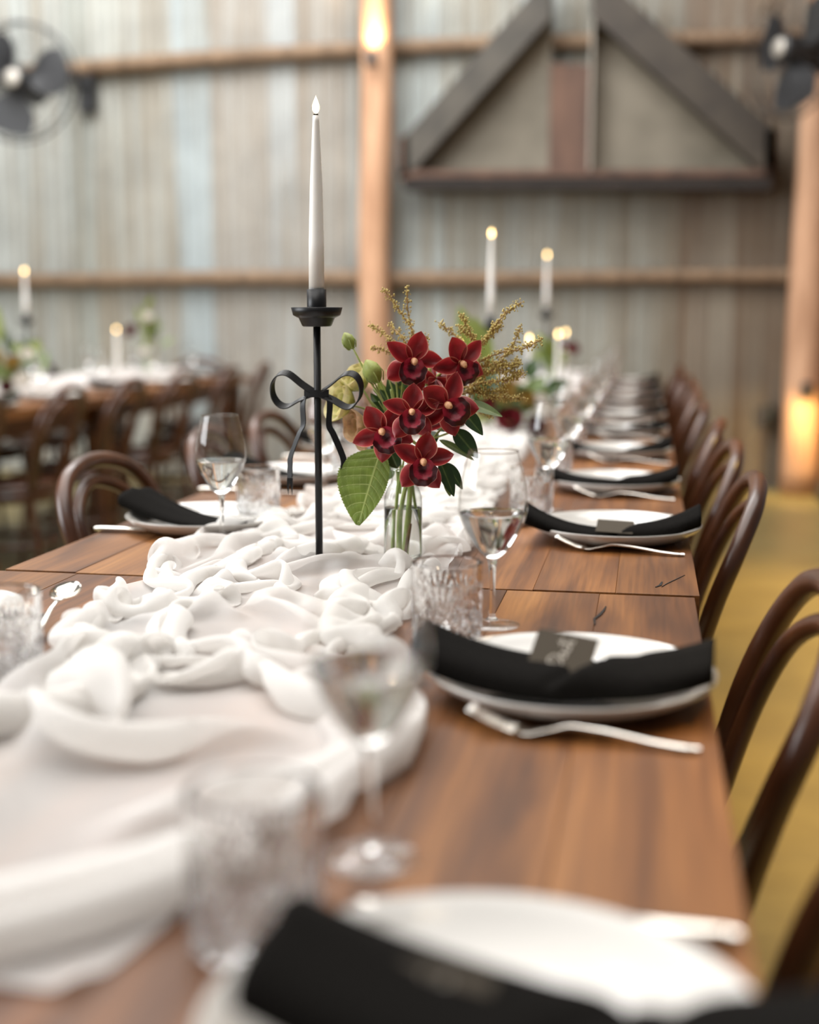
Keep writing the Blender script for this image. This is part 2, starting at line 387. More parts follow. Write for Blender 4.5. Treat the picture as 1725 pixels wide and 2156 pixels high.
for i in range(len(bands)-1):
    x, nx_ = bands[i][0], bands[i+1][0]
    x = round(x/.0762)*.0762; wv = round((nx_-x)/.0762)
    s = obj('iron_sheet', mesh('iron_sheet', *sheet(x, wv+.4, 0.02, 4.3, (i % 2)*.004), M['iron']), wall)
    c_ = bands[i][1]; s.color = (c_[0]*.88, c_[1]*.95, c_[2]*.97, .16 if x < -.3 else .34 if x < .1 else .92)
def log(name, P, rad, m, n=14):
    o = obj(name, mesh(name, *tube(catmull(P, 6), rad, n), M[m])); o['kind'] = 'structure'; return o
D = 8.6
log('trim_1', [(-1.80, D-.02, 0), (-1.815, D-.02, 1.0), (-1.83, D-.02, 1.6), (-1.80, D-.02, 2.4), (-1.80, D-.02, 3.2), (-1.805, D-.02, 4.3)], [.112, .105, .10, .106, .10, .098], 'post')
log('trim_2', [(.99, D-.05, 0), (.985, D-.05, 1.0), (1.00, D-.05, 2.2), (1.02, D-.05, 3.2), (1.02, D-.05, 4.3)], [.125, .12, .112, .105, .10], 'post')
log('trim_3', [(-8.4, D+.11, 1.40), (-5.4, D+.11, 1.395), (-4, D+.11, 1.39), (-2.8, D+.11, 1.40), (-1.2, D+.11, 1.385), (.2, D+.11, 1.395), (1.0, D+.11, 1.39)], [.05, .055, .05, .056, .048, .05], 'rail')
log('trim_4', [(-8.4, D+.11, 2.78), (-5.4, D+.11, 2.80), (-4, D+.11, 2.84), (-2.8, D+.11, 2.88), (-1.2, D+.11, 2.90), (.2, D+.11, 2.88), (1.0, D+.11, 2.87)], [.055, .05, .055, .049, .05, .05], 'rail')
wr = obj('wall_right', mesh('wall_right', *box(1.12, 1.22, 5.4, 8.75, 0, 4.3), M['wallboard'], False)); wr['kind'] = 'structure'
bb = obj('baseboard_right', mesh('baseboard_right', *box(1.07, 1.115, 5.4, 8.4, 0, .10, .008), M['darksteel'], False)); bb['kind'] = 'structure'

# gable of salvaged sheet metal on the back wall
g = thing('metal_gable', 'old triangular sheet-metal gable hung on the corrugated wall above the tables', 'wall decoration', (0, D-.02, 0))
yb, yf = .10, -.16
obj('panel', mesh('panel', *prism([(-1.56, 2.06), (-.66, 2.06), (-.66, 3.10), (-.72, 3.12), (-1.56, 2.31)], .04, .06), M['dullsheet'], False), g)
obj('panel', mesh('panel', *prism([(-.40, 2.06), (.68, 2.02), (.68, 2.26), (-.33, 3.12), (-.40, 3.10)], .04, .06), M['dullsheet'], False), g)
obj('centre_panel', mesh('centre_panel', *prism([(-.665, 2.06), (-.395, 2.06), (-.395, 2.72), (-.665, 2.74)], .0, .045), M['rust'], False), g, label='rusty brown centre panel')
def plank2d(a, b, t, y0, y1):
    a, b = np.array(a), np.array(b); d = (b-a)/np.linalg.norm(b-a); n = np.array([-d[1], d[0]])*t
    return prism([tuple(a), tuple(b), tuple(b+n), tuple(a+n)], y0, y1)
obj('sloping_rim', mesh('sloping_rim', *prism([(-1.60, 2.27), (-.66, 3.258), (-.66, 2.982), (-1.54, 2.06), (-1.60, 2.06)][::-1], yf, yb), M['darksteel'], False), g)
obj('sloping_rim', mesh('sloping_rim', *prism([(-.40, 3.28), (.74, 2.27), (.74, 2.04), (.66, 2.04), (-.40, 2.986)][::-1], yf, yb), M['darkbrown'], False), g)
obj('side_plate', mesh('side_plate', *prism([(-1.62, 2.02), (-1.56, 2.02), (-1.56, 2.30), (-1.62, 2.28)], yf, yb), M['rust'], False), g)
obj('side_plate', mesh('side_plate', *prism([(.68, 2.00), (.74, 2.00), (.74, 2.27), (.68, 2.28)], yf, yb), M['rust'], False), g)
obj('bottom_beam', mesh('bottom_beam', *prism([(-1.60, 1.965), (.73, 1.92), (.73, 1.995), (-1.60, 2.035)], yf+.02, yb), M['nearblack'], False), g, label='dark underside beam')  # near-black band below the rust-brown lip
obj('bottom_lip', mesh('bottom_lip', *prism([(-1.62, 2.035), (.74, 1.995), (.74, 2.035), (-1.62, 2.075)], yf, yb), M['rust'], False), g)
obj('corner_post', mesh('corner_post', *box(-.402, -.388, -.12, .05, 2.06, 3.28), M['paleedge'], False), g)

# post lamps
def post_lamp(loc, up, label):
    t = thing('post_lamp', label, 'lamp', loc)
    s = 1 if up else -1
    obj('lamp_body', mesh('lamp_body', *lathe([(0, -.05*s), (.030, -.05*s), (.034, -.03*s), (.034, .045*s), (.028, .045*s), (.028, .03*s), (0, .03*s)][::s], 20), M['plastic']), t)
    obj('bracket', mesh('bracket', *box(-.015, .015, .02, .09, -.03, .02, .003), M['plastic'], False), t)
    obj('lens', mesh('lens', *lathe([(0, .034*s), (.026, .034*s), (.026, .038*s), (0, .038*s)][::s], 20), M['bulb']), t)
    return t
post_lamp((-1.80, D-.20, 2.775), True, 'small dark lamp on the middle timber post, shining up')
light('post_uplight', 'SPOT', (-1.80, D-.19, 2.83), 26, (1.0, .70, .36), (-1.80, D-.06, 3.5), .03, spot=110, blend=.9)
post_lamp((.985, D-.26, .68), False, 'small dark lamp low on the corner post, shining down onto the floor')
light('post_downlight', 'SPOT', (.985, D-.42, .66), 20, (1.0, .70, .28), (.97, D-.02, -.1), .03, spot=150, blend=1.0)
light('corner_uplight', 'SPOT', (1.06, D-.42, 2.95), 20, (1.0, .70, .30), (1.04, D-.1, 3.4), .03, spot=110, blend=.9)
t = thing('power_outlet', 'small black power outlet box on the corrugated wall by the corner post', 'outlet', (.80, D+.13, .50))
obj('box', mesh('box', *box(-.045, .045, -.06, .03, -.06, .06, .008), M['plastic'], False), t)
obj('plug', mesh('plug', *lathe([(0, -.03), (.02, -.03), (.022, 0), (0, .01)], 12), M['plastic']), t, (0, -.075, 0), (R(90), 0, 0))
obj('cable', mesh('cable', *tube(catmull([(0, -.07, -.03), (.01, -.06, -.15), (0, -.02, -.3), (.01, -.02, -.49)], 6), .006, 6), M['plastic']), t)

# wall fans
def wall_fan(loc, rz, label, tilt, arm=.85, turn=0):
    t = thing('wall_fan', label, 'fan', loc, rz)
    Rr = .37
    head = obj('guard_ring', mesh('guard_ring', *merge([tube([(Rr*math.cos(a), 0, Rr*math.sin(a)) for a in np.linspace(0, 2*math.pi, 48, endpoint=False)], .008, 6, True),
            tube([(Rr*.97*math.cos(a), -.09, Rr*.97*math.sin(a)) for a in np.linspace(0, 2*math.pi, 48, endpoint=False)], .005, 5, True)]), M['fan']), t, (0, 0, 0), (tilt, 0, 0))
    wires = []
    for k in range(48):
        a = 2*math.pi*k/48; c, s = math.cos(a), math.sin(a)
        wires.append(tube([(.07*c, -.13, .07*s), (.24*c, -.135, .24*s), (Rr*.97*c, -.09, Rr*.97*s), (Rr*c, 0, Rr*s)], .0016, 4))
        wires.append(tube([(Rr*c, 0, Rr*s), (.25*c, .07, .25*s), (.08*c, .08, .08*s)], .0016, 4))
    obj('wire_guard', mesh('wire_guard', *merge(wires), M['fan']), head)['kind'] = 'stuff'
    for k in range(3):
        def bl(u, v, k=k):
            r = .05+.28*u; ang = turn+2*math.pi*k/3+(v-.5)*(.9+.5*math.sin(math.pi*u)); return (r*math.cos(ang), -.03+.05*(v-.5), r*math.sin(ang))
        obj('blade', mesh('blade', *gridmesh(bl, 8, 7), M['fan']), head)
    obj('motor', mesh('motor', *lathe([(0, -.13), (.07, -.13), (.085, -.10), (.085, .0), (.10, .06), (.10, .19), (.07, .23), (0, .23)], 24), M['fan']), head, (0, 0, 0), (R(-90), 0, 0))
    obj('badge', mesh('badge', *lathe([(0, 0), (.055, 0), (.05, .008), (0, .01)], 20), M['chrome']), head, (0, -.135, 0), (R(90), 0, 0))
    obj('wall_arm', mesh('wall_arm', *tube(catmull([(0, .12, -.02), (.03, .10+.2*arm, .10), (.06, .10+.45*arm, .15), (.05, .9*arm, .12), (.05, arm, .12)], 8), [.03, .024], 10), M['fan']), t)
    obj('wall_plate', mesh('wall_plate', *box(-.01, .11, arm-.05, arm+.01, -.05, .28, .01), M['fan'], False), t)
    return t
wall_fan((-3.945, 7.85, 2.595), R(0), 'round black wall fan in a wire guard on the upper rail, seen front on', R(-4), .90, R(14))
wall_fan((.79, 7.8, 2.61), R(-58), 'black wall fan beside the corner post, turned side on', R(-4), .31, R(40))

# ------------------------------------------------------------------ tables
X0, X1 = -.93, .075
def dining_table(x0, x1, y0, y1, label, planks, group='long dining tables', shade=1.0):
    t = thing('dining_table', label, 'table', ((x0+x1)/2, (y0+y1)/2, 0), 0, group)
    hw, hl = (x1-x0)/2, (y1-y0)/2
    pw = 2*hw/planks
    for i in range(planks):
        o = obj('plank', mesh('plank', *box(-pw/2+.00015, pw/2-.00015, -hl+rng.uniform(0, .004), hl-.002-rng.uniform(0, .003), -.042, rng.uniform(-.0004, .0003), .0006), M['wood'], False), t, (-hw+pw*(i+.5), 0, TZ))
        k = rng.uniform(.82, 1.12)*shade; o.color = (k, k*rng.uniform(.95, 1.03), k*rng.uniform(.92, 1.05), 1)
    for sx in (-1, 1):
        o = obj('apron', mesh('apron', *box(sx*(hw-.12)-.012, sx*(hw-.12)+.012, -hl+.085, hl-.085, .625, .717, .003), M['wood'], False), t); o.color = (.7, .68, .66, 1)
    for sy in (-1, 1):
        o = obj('apron', mesh('apron', *box(-hw+.14, hw-.14, sy*(hl-.045)-.010, sy*(hl-.045)+.010, .625, .717, .003), M['wood'], False), t); o.color = (.7, .68, .66, 1)
        for sx in (-1, 1):
            o = obj('leg', mesh('leg', *box(-.038, .038, -.038, .038, 0, .717, .006), M['wood'], False), t, (sx*(hw-.105), sy*(hl-.045), 0)); o.color = (.65, .62, .6, 1)
    return t
t1 = dining_table(X0-.006, X1-.004, -.62, 1.722, 'timber dining table at the front, under the place setting with the legible card', 8)
t2 = dining_table(X0, X1+.003, 1.728, 3.857, 'timber dining table under the orchid vase, second in the long run', 9)
t3 = dining_table(X0+.003, X1-.002, 3.863, 5.822, 'timber dining table under the blurred floral centrepiece, third in the long run', 8)
t4 = dining_table(X0, X1, 5.828, 8.02, 'timber dining table closest to the corrugated wall, last of the long run', 8)
t5 = dining_table(-3.52, -2.52, 3.2, 5.872, 'timber dining table across the grey aisle, under the low floral arrangement', 7)
t6 = dining_table(-3.52, -2.52, 5.878, 8.02, 'timber dining table across the grey aisle, under the short candle', 7)
# splits and knots in the near planks
def split(t, P, wd):
    V, F = [], []; n = len(P)
    for i, (x, y) in enumerate(P):
        k = wd*math.sin(math.pi*(i+.4)/(n-.2)); V += [(x-k, y, .0012), (x+k, y, .0012), (x, y, -.003)]
    for i in range(n-1): F += [(3*i, 3*i+1, 3*i+4, 3*i+3), (3*i+1, 3*i+2, 3*i+5, 3*i+4), (3*i+2, 3*i, 3*i+3, 3*i+5)]
    o = obj('split', mesh('split', V, F, M['crack'], False), t, (-t.location.x, -t.location.y, TZ), label='dark split in a plank'); return o
split(t1, [(-.054, 1.535), (-.056, 1.565), (-.050, 1.59), (-.046, 1.615), (-.044, 1.64)], .0020)
split(t2, [(.028, 1.775), (.036, 1.80), (.048, 1.83), (.062, 1.865)], .0009)
split(t2, [(.020, 1.772), (.026, 1.785), (.029, 1.81)], .0022)

# ------------------------------------------------------------------ bentwood chairs
def make_chair():
    t = thing('bentwood_chair', 'chair', 'chair')
    def seat(u, v):
        a = 2*math.pi*v; rr = [0, .10, .185, .200, .203, .198, .1, 0][int(round(u*7))]; z = [.449, .450, .459, .461, .452, .436, .434, .434][int(round(u*7))]
        return (rr*math.cos(a)*1.0, rr*math.sin(a)*1.02+.01, z)
    V, F = gridmesh(seat, 8, 32, True)
    obj('seat', mesh('seat', V, [f[::-1] for f in F], M['bent']), t)
    obj('seat_ring', mesh('seat_ring', *lathe([(.178, .39), (.194, .39), (.196, .434), (.176, .434), (.178, .39)], 32), M['bent']), t)
    H = [(-.205, -.235, 0), (-.185, -.205, .22), (-.172, -.178, .42), (-.178, -.188, .52), (-.196, -.222, .66), (-.190, -.258, .757), (-.130, -.288, .825), (0, -.300, .850)]
    H = H+[(-a, b, c) for a, b, c in H[:-1]][::-1]
    obj('back_hoop', mesh('back_hoop', *tube(catmull(H, 6), [.0125, .0150, .0155, .0155, .0155, .0150, .0125], 10), M['bent']), t)
    I = [(-.110, -.165, .45), (-.124, -.196, .56), (-.138, -.236, .68), (-.116, -.274, .765), (0, -.300, .808)]
    I = I+[(-a, b, c) for a, b, c in I[:-1]][::-1]
    obj('inner_hoop', mesh('inner_hoop', *tube(catmull(I, 6), .0125, 9), M['bent']), t)
    for s in (-1, 1):
        obj('leg', mesh('leg', *tube(catmull([(s*.140, .155, .436), (s*.152, .172, .3), (s*.172, .205, 0)], 5), [.0165, .015, .0115], 9), M['bent']), t)
    obj('leg_ring', mesh('leg_ring', *tube([(.178*math.cos(a), .178*math.sin(a)-.015, .215) for a in np.linspace(0, 2*math.pi, 28, endpoint=False)], .0105, 7, True), M['bent']), t)
    return t
YR = [.585, 1.243, 2.165, 2.79, 3.45, 4.10, 4.75, 5.40, 6.05, 6.70, 7.35]
XR = [-.070, -.066, -.045, -.065, -.07, -.073, -.07, -.073, -.07, -.075, -.072]
YL = [1.325, 2.14, 2.80, 3.45, 4.10, 4.75, 5.40, 6.05]
chair = make_chair(); first = True
def place_chair(x, y, rz, label, group):
    global first
    if first: first = False; chair.location = (x, y, 0); chair.rotation_euler = (0, 0, rz); chair['label'] = label; chair['group'] = group; return chair
    return dup(chair, label, (x, y, 0), rz, group)
for i, y in enumerate(YR):
    place_chair(-.112+rng.uniform(-.01, .012), y+.10+[.0, .03, .02, .0, -.015, 0, .0, 0, .0, .0, 0][i], R(90)+R([0, 0, 0, 2, -3, 2, -2, 3, -2, 2, 0][i]),
                f'{ORD[i]} dark bentwood chair from the front along the yellow-lit aisle', 'bentwood chairs along the yellow-lit aisle')
for i, y in enumerate(YL):
    if i == 0: continue
    place_chair(-.775+rng.uniform(-.012, .008), y+.10+[0, .12, .16, .01, 0, 0, 0, 0][i], R(-90)+R([0, -3, 2, -2, 2, 0, 1, -1][i]),
                f'{ORD[i-1]} dark bentwood chair along the grey-floor side of the long table', 'bentwood chairs on the grey-floor side of the long table')
ys = [4.15, 4.85, 5.5, 6.2, 6.9, 7.55]
for i, y in enumerate(ys):
    place_chair(-2.58, y, R(90)+R(rng.uniform(-6, 6)), f'{ORD[i]} dark bentwood chair on the near side of the table across the grey aisle', 'bentwood chairs, near side of the table across the aisle')
for i, y in enumerate(ys[1:]):
    place_chair(-3.46, y+.05, R(-90)+R(rng.uniform(-6, 6)), f'{ORD[i]} dark bentwood chair on the wall side of the table across the grey aisle', 'bentwood chairs, wall side of the table across the aisle')
place_chair(-2.98, 8.03, R(180), 'dark bentwood chair at the wall end of the table across the grey aisle', 'end chairs')

# ------------------------------------------------------------------ tableware prototypes
def make_plate():
    prof = [(0, .006), (.085, .006), (.112, .0105), (.132, .0205), (.1405, .0275), (.1425, .0275), (.1425, .0255), (.136, .0185), (.116, .0070), (.090, .0010), (.084, .0), (.078, .0018), (0, .0018)]
    return mesh('dinner_plate', *lathe(prof[::-1], 64), M['china'])
plate_me = make_plate()
def make_napkin(seed, thin=False):
    L = .284
    def fn(u, v):
        x = (u-.5)*L; s = abs(u-.5)*2
        hw = .051-.006*math.exp(-((u-.66)/.10)**2)                  # half width across the roll, pinched at the fold
        th = (.0085+.0060*s*s) if thin else .0160-.0010*s*s
        hw *= (.62+.30*s) if thin else 1
        a = 2*math.pi*v; c, q = math.cos(a), math.sin(a)
        yy = hw*math.copysign(abs(c)**.70, c); zz = th*math.copysign(abs(q)**.85, q)
        z = .0085+.0235*s**2.6+th+zz+.003*math.sin(4.2*u+seed)*(q > 0)
        if q > -.2:                                                 # one crease running forward from the back edge, its outer side lying on top
            k = max(0, q+.2)/1.2
            d = x-(.020+.62*(yy+.010))                               # signed distance across the crease line
            step = 1/(1+math.exp(-d/.0035))
            z += k*(.0075*step*math.exp(-max(0, d)/.07)-.0105*math.exp(-((d+.004)/.0065)**2))
            if yy > .02 and x > -.01: z -= .008*math.exp(-((x-.050)/.016)**2)*k
            z += k*.0035*math.exp(-((yy-.004+.10*x)/.013)**2)*(1-math.exp(-(d/.04)**2))
        if c > .2: yy -= .016*math.exp(-((x-.052)/.018)**2)*c
        yy += .004*math.sin(5*u+seed*1.3)-.010*(1-s)**2*.6
        return (x, yy, z)
    V, F = gridmesh(fn, 49, 40, True)
    n = 40; V = list(V)
    V.append(tuple(np.mean([V[j] for j in range(n)], 0)+np.array([.010, 0, 0]))); c0 = len(V)-1
    V.append(tuple(np.mean([V[48*n+j] for j in range(n)], 0)-np.array([.010, 0, 0]))); c1 = len(V)-1
    F += [(c0, (j+1) % n, j) for j in range(n)]+[(c1, 48*n+j, 48*n+(j+1) % n) for j in range(n)]
    return mesh('napkin', V, F, M['linen'])
def make_wedge(seed):
    def fn(u, v):
        x = (u-.5)*.26; a = 2*math.pi*v; c, q = math.cos(a), math.sin(a)
        hw = .034+.018*u; th = .0042+.0125*u**1.6
        yy = hw*math.copysign(abs(c)**.7, c)+.006*math.sin(3*u+seed); z = .0075+.0225*max(0, (u-.42)/.58)**1.8+.010*max(0, (.22-u)/.22)**2+th+th*math.copysign(abs(q)**.85, q)
        if q > 0: z += .0030*math.exp(-((yy-.006)/.010)**2)*u-.0025*math.exp(-((yy+.018)/.007)**2)
        return (x, yy, z)
    V, F = gridmesh(fn, 33, 30, True); V = list(V); F = list(F)+[tuple(range(29, -1, -1)), tuple(32*30+j for j in range(30))]
    return mesh('napkin', V, F, M['linen'])
wedge_me = make_wedge(.7)
napkins = [make_napkin(1), make_napkin(2), make_napkin(3, True), make_napkin(5, True)]
def strokes(lines, wd):
    V, F = [], []
    for P in lines:
        P = catmull([(x, y, 0) for x, y in P], 6); k = len(V)
        for i, p in enumerate(P):
            a, b = P[max(i-1, 0)], P[min(i+1, len(P)-1)]; d = (b-a)/(np.linalg.norm(b-a)+1e-9); nn = np.array([-d[1], d[0], 0])*wd
            V += [p+nn, p-nn]
        for i in range(len(P)-1): F.append((k+2*i, k+2*i+1, k+2*i+3, k+2*i+2))
    return V, F
# the handwriting on the card (four slanted script letters), x along the word
word = [[(-.019, .007), (-.012, .009), (-.006, .005), (-.010, -.003), (-.017, -.006), (-.020, -.003), (-.014, .001)], [(-.017, .008), (-.017, -.006)],
        [(-.004, .001), (-.006, -.003), (-.003, -.005), (0, -.002), (-.001, .001), (-.004, .001)], [(0, .001), (.001, -.004), (.003, -.004)],
        [(.008, .001), (.005, .0005), (.004, -.003), (.006, -.005), (.009, -.003)], [(.011, .010), (.0115, .002), (.0105, -.005), (.013, 0), (.0155, .0005), (.0155, -.004), (.019, -.004)], [(.007, .006), (.017, .0075)]]
card_me = mesh('place_card', *box(-.0300, .0300, -.0255, .0255, -.0005, .0005), M['card'], False)
ink_me = mesh('handwriting', *strokes(word, .00085), M['ink'], False)

def make_wineglass():
    t = thing('wine_glass', 'g', 'glass')
    bowl = [(.0035, .0815), (.010, .0835), (.020, .0935), (.0315, .113), (.0395, .132), (.0415, .145), (.0402, .163), (.0365, .185), (.0318, .204), (.0295, .212)]
    P = catmull([(r, 0, z) for r, z in bowl], 5); prof = [(p[0], p[2]) for p in P]
    rim = tube([(.0295*math.cos(a),   .0295*math.sin(a), .212) for a in np.linspace(0, 2*math.pi, 48, endpoint=False)], .0008, 5, True)
    obj('bowl', mesh('bowl', *lathe(prof, 48), M['thin']), t)
    obj('rim', mesh('rim', *rim, M['rimglass']), t)
    wl = [(max(p[0]-.0011, .0001), p[2]+.001) for p in P if p[2] < .1395]
    wl = [(0, wl[0][1])]+wl+[(wl[-1][0]-.0008, wl[-1][1]+.0002), (0, wl[-1][1]+.0002)]
    obj('water', mesh('water', *lathe(wl, 40), M['water']), t)
    st = catmull([(.0001, 0, .0828), (.0062, 0, .0822), (.0046, 0, .074), (.0037, 0, .055), (.0036, 0, .03), (.0042, 0, .012), (.0075, 0, .0066), (.0001, 0, .0064)], 4)
    obj('stem', mesh('stem', *lathe([(max(p[0], 0) if p[0] > .0003 else 0, p[2]) for p in st][::-1], 32), M['stemglass']), t)
    ft = [(0, 0), (.0335, .0002), (.0342, .0009), (.0335, .0016), (.024, .0030), (.012, .0052), (.0072, .0068)]
    obj('foot', mesh('foot', *lathe(ft, 40), M['thin']), t)
    return t
def make_tumbler():
    n, Ro, Ri = 192, .0405, .0358
    zs = [0, .0015]+list(np.linspace(.004, .072, 42))+[.075, .080, .085, .090, .0935, .094]
    V, F = [], []
    def ro(a, z):
        r = Ro-.0012*(1-min(1, z/.02))
        if .003 < z < .0735:
            k = a*7/(2*math.pi); dx = ((k % 1)-.5)*2*math.pi*Ro/7; dz = z-.026
            if dz > 0 and (dx*dx+dz*dz) > 1.2e-5:                     # seven fans of cut rays
                ph = math.atan2(dx, dz); q = math.sqrt(dx*dx+dz*dz)
                groove = max(0, 1-abs(((ph*5.2) % 1)-.5)*3.2)
                r -= .0026*groove*min(1, q/.012)*min(1, max(0, (.0735-z)/.006))
            else:                                                     # small diamonds below
                d1 = abs(((a*21/(2*math.pi)+z/.0115) % 1)-.5)*2; d2 = abs(((a*21/(2*math.pi)-z/.0115) % 1)-.5)*2
                r -= .0024*(1-min(1, min(d1, d2)*1.9))
        return r
    rings = []
    for z in zs:
        rings.append(len(V)); V += [(ro(2*math.pi*i/n, z)*math.cos(2*math.pi*i/n), ro(2*math.pi*i/n, z)*math.sin(2*math.pi*i/n), z) for i in range(n)]
    for r, z in ((Ro-.0015, .0948), (Ri+.0005, .0945), (Ri, .0935), (Ri-.001, .02), (Ri-.003, .0135), (Ri-.010, .0115)):
        rings.append(len(V)); V += [(r*math.cos(2*math.pi*i/n), r*math.sin(2*math.pi*i/n), z) for i in range(n)]
    for a, b in zip(rings, rings[1:]): F += [(a+i, a+(i+1) % n, b+(i+1) % n, b+i) for i in range(n)]
    V.append((0, 0, .0112)); F += [(rings[-1]+i, rings[-1]+(i+1) % n, len(V)-1) for i in range(n)]
    V.append((0, 0, .0)); F += [(len(V)-1, (i+1) % n, i) for i in range(n)]
    me = mesh('crystal_tumbler', V, F, M['crystal'], True)
    try: me.set_sharp_from_angle(angle=R(24))
    except Exception: pass
    return me
tumbler_me = make_tumbler()
def make_fork():
    # along +X: tines at -X end, tines up
    def prof(s):  # s 0..1 from tine tips to handle end: z
        return float(np.interp(s, [0, .08, .18, .27, .36, .45, .6, .8, 1], [.0215, .0135, .0060, .0035, .0075, .0125, .0105, .0050, .0025]))
    L = .205; parts = []
    hw = lambda s: float(np.interp(s, [.22, .28, .33, .40, .5, .75, .92, .98, 1], [.0125, .012, .0075, .0036, .0030, .0042, .0066, .0060, .002]))
    def body(u, v):
        s = .22+.78*u; a = 2*math.pi*v
        return ((s-.5)*L, hw(s)*math.cos(a), prof(s)+(.0015+.0008*(s > .4))*math.sin(a))
    V, F = gridmesh(body, 26, 10, True); V = list(V); F = list(F); n = 10
    F += [tuple(range(n)), tuple(25*n+j for j in range(n-1, -1, -1))]
    parts.append((V, F))
    tines = []
    for k in range(4):
        y = -.0102+.0068*k
        tines.append(tube([((s-.5)*L, y*(1 if s > .05 else .96), prof(s)) for s in np.linspace(.235, 0, 9)], [.0019, .0019, .0017, .0008], 6))
    return mesh('handle', *merge(parts), M['steel']), mesh('tines', *merge(tines), M['steel'])
fork_me = make_fork()
def make_knife():
    L = .238
    def handle(u, v):
        a = 2*math.pi*v; s = u; r = float(np.interp(s, [0, .03, .3, .9, 1], [.003, .0052, .0050, .0040, .0030]))
        return (L/2-.125*s*.98, r*1.5*math.cos(a), .0055+r*math.sin(a))
    V, F = gridmesh(handle, 14, 10, True); F = [f[::-1] for f in F]+[tuple(range(9, -1, -1)), tuple(130+j for j in range(10))]
    def blade(u, v):
        x = L/2-.122-.116*u; w_ = float(np.interp(u, [0, .1, .6, .85, 1], [.006, .0085, .0098, .0080, .0015])); a = 2*math.pi*v
        return (x, w_*math.cos(a)-.001, .0045-.002*u+.0011*math.sin(a))
    V2, F2 = gridmesh(blade, 12, 8, True); F2 = [f[::-1] for f in F2]+[tuple(range(7, -1, -1)), tuple(88+j for j in range(8))]
    return mesh('handle', V, F, M['steel']), mesh('blade', V2, F2, M['steel'])
knife_me = make_knife()
def make_spoon():
    # bowl at -X end
    L = .165
    def bowl(u, v):
        r = u; a = 2*math.pi*v
        return (-L/2+.027+.027*r*math.cos(a)*(1-.08*math.cos(a)), .0185*r*math.sin(a), .0030+.0085*r**2.2)
    V, F = gridmesh(bowl, 7, 24, True)
    def und(u, v):
        p = bowl(u, v); return (p[0], p[1], p[2]-.0013)
    V2, F2 = gridmesh(und, 7, 24, True)
    n0 = len(V)
    F3 = [tuple(i+n0 for i in f[::-1]) for f in F2]
    rimf = [(6*24+j, n0+6*24+j, n0+6*24+(j+1) % 24, 6*24+(j+1) % 24) for j in range(24)]
    me1 = mesh('bowl', list(V)+list(V2), list(F)+F3+rimf, M['steel'])
    hw = lambda s: float(np.interp(s, [0, .12, .3, .7, .93, 1], [.0060, .0032, .0028, .0040, .0058, .0020]))
    hz = lambda s: float(np.interp(s, [0, .12, .3, .55, 1], [.0105, .0125, .0125, .0085, .0030]))
    def handle(u, v):
        a = 2*math.pi*v; return (-L/2+.051+(L-.053)*u, hw(u)*math.cos(a), hz(u)+.0015*math.sin(a))
    V, F = gridmesh(handle, 18, 9, True); F = list(F)+[tuple(range(9)), tuple(17*9+j for j in range(8, -1, -1))]
    return me1, mesh('handle', V, F, M['steel'])
spoon_me = make_spoon()
wg_proto = [None]
def put_glass(loc, label, group, rz=0):
    if wg_proto[0] is None:
        o = make_wineglass(); wg_proto[0] = o; o.location = loc; o.rotation_euler = (0, 0, rz); o['label'] = label; o['group'] = group; return o
    return dup(wg_proto[0], label, loc, rz, group)
def put(name, parts, label, cat, loc, rot, group):
    t = thing(name, label, cat, loc, 0, group); t.rotation_euler = rot
    for p in parts: obj(p.name.split('.')[0], p, t)
    return t
AIS, GRY = 'aisle side of the long table', 'grey-floor side of the long table'
def at_plate(i, side): return f'{ORD[i]} plate from the front, {side}'
def setting(s, i, px, y, side, nap_rz, dx=0, dy=0):
    tag(obj('dinner_plate', plate_me, loc=(px, y, TZ)), f'white dinner plate under a napkin, {ORD[i]} from the front, {side}', 'plate', f'dinner plates, {side}')
    tag(obj('napkin', wedge_me if s < 0 else napkins[i if i < 2 else 2+i % 2], loc=(px+dx, y+dy, TZ+.0015), rot=(0, 0, nap_rz+(0 if s > 0 else math.pi))), f'rolled black napkin on the {at_plate(i, side)}', 'napkin', f'black napkins, {side}')
TUM = {0: (-.222, .694), 1: (-.218, 1.418), 2: (-.205, 2.36)}; WGL = {0: (-.179, .822), 1: (-.177, 1.512)}
FRK = {0: (-.05, .42, -19), 1: (-.048, 1.097, -7), 2: (-.036, 2.030, -9)}; KNF = {0: (-.055, .746, -3)}; SPN = {1: (-.222, 1.300, 80), 2: (-.205, 2.33, 84)}
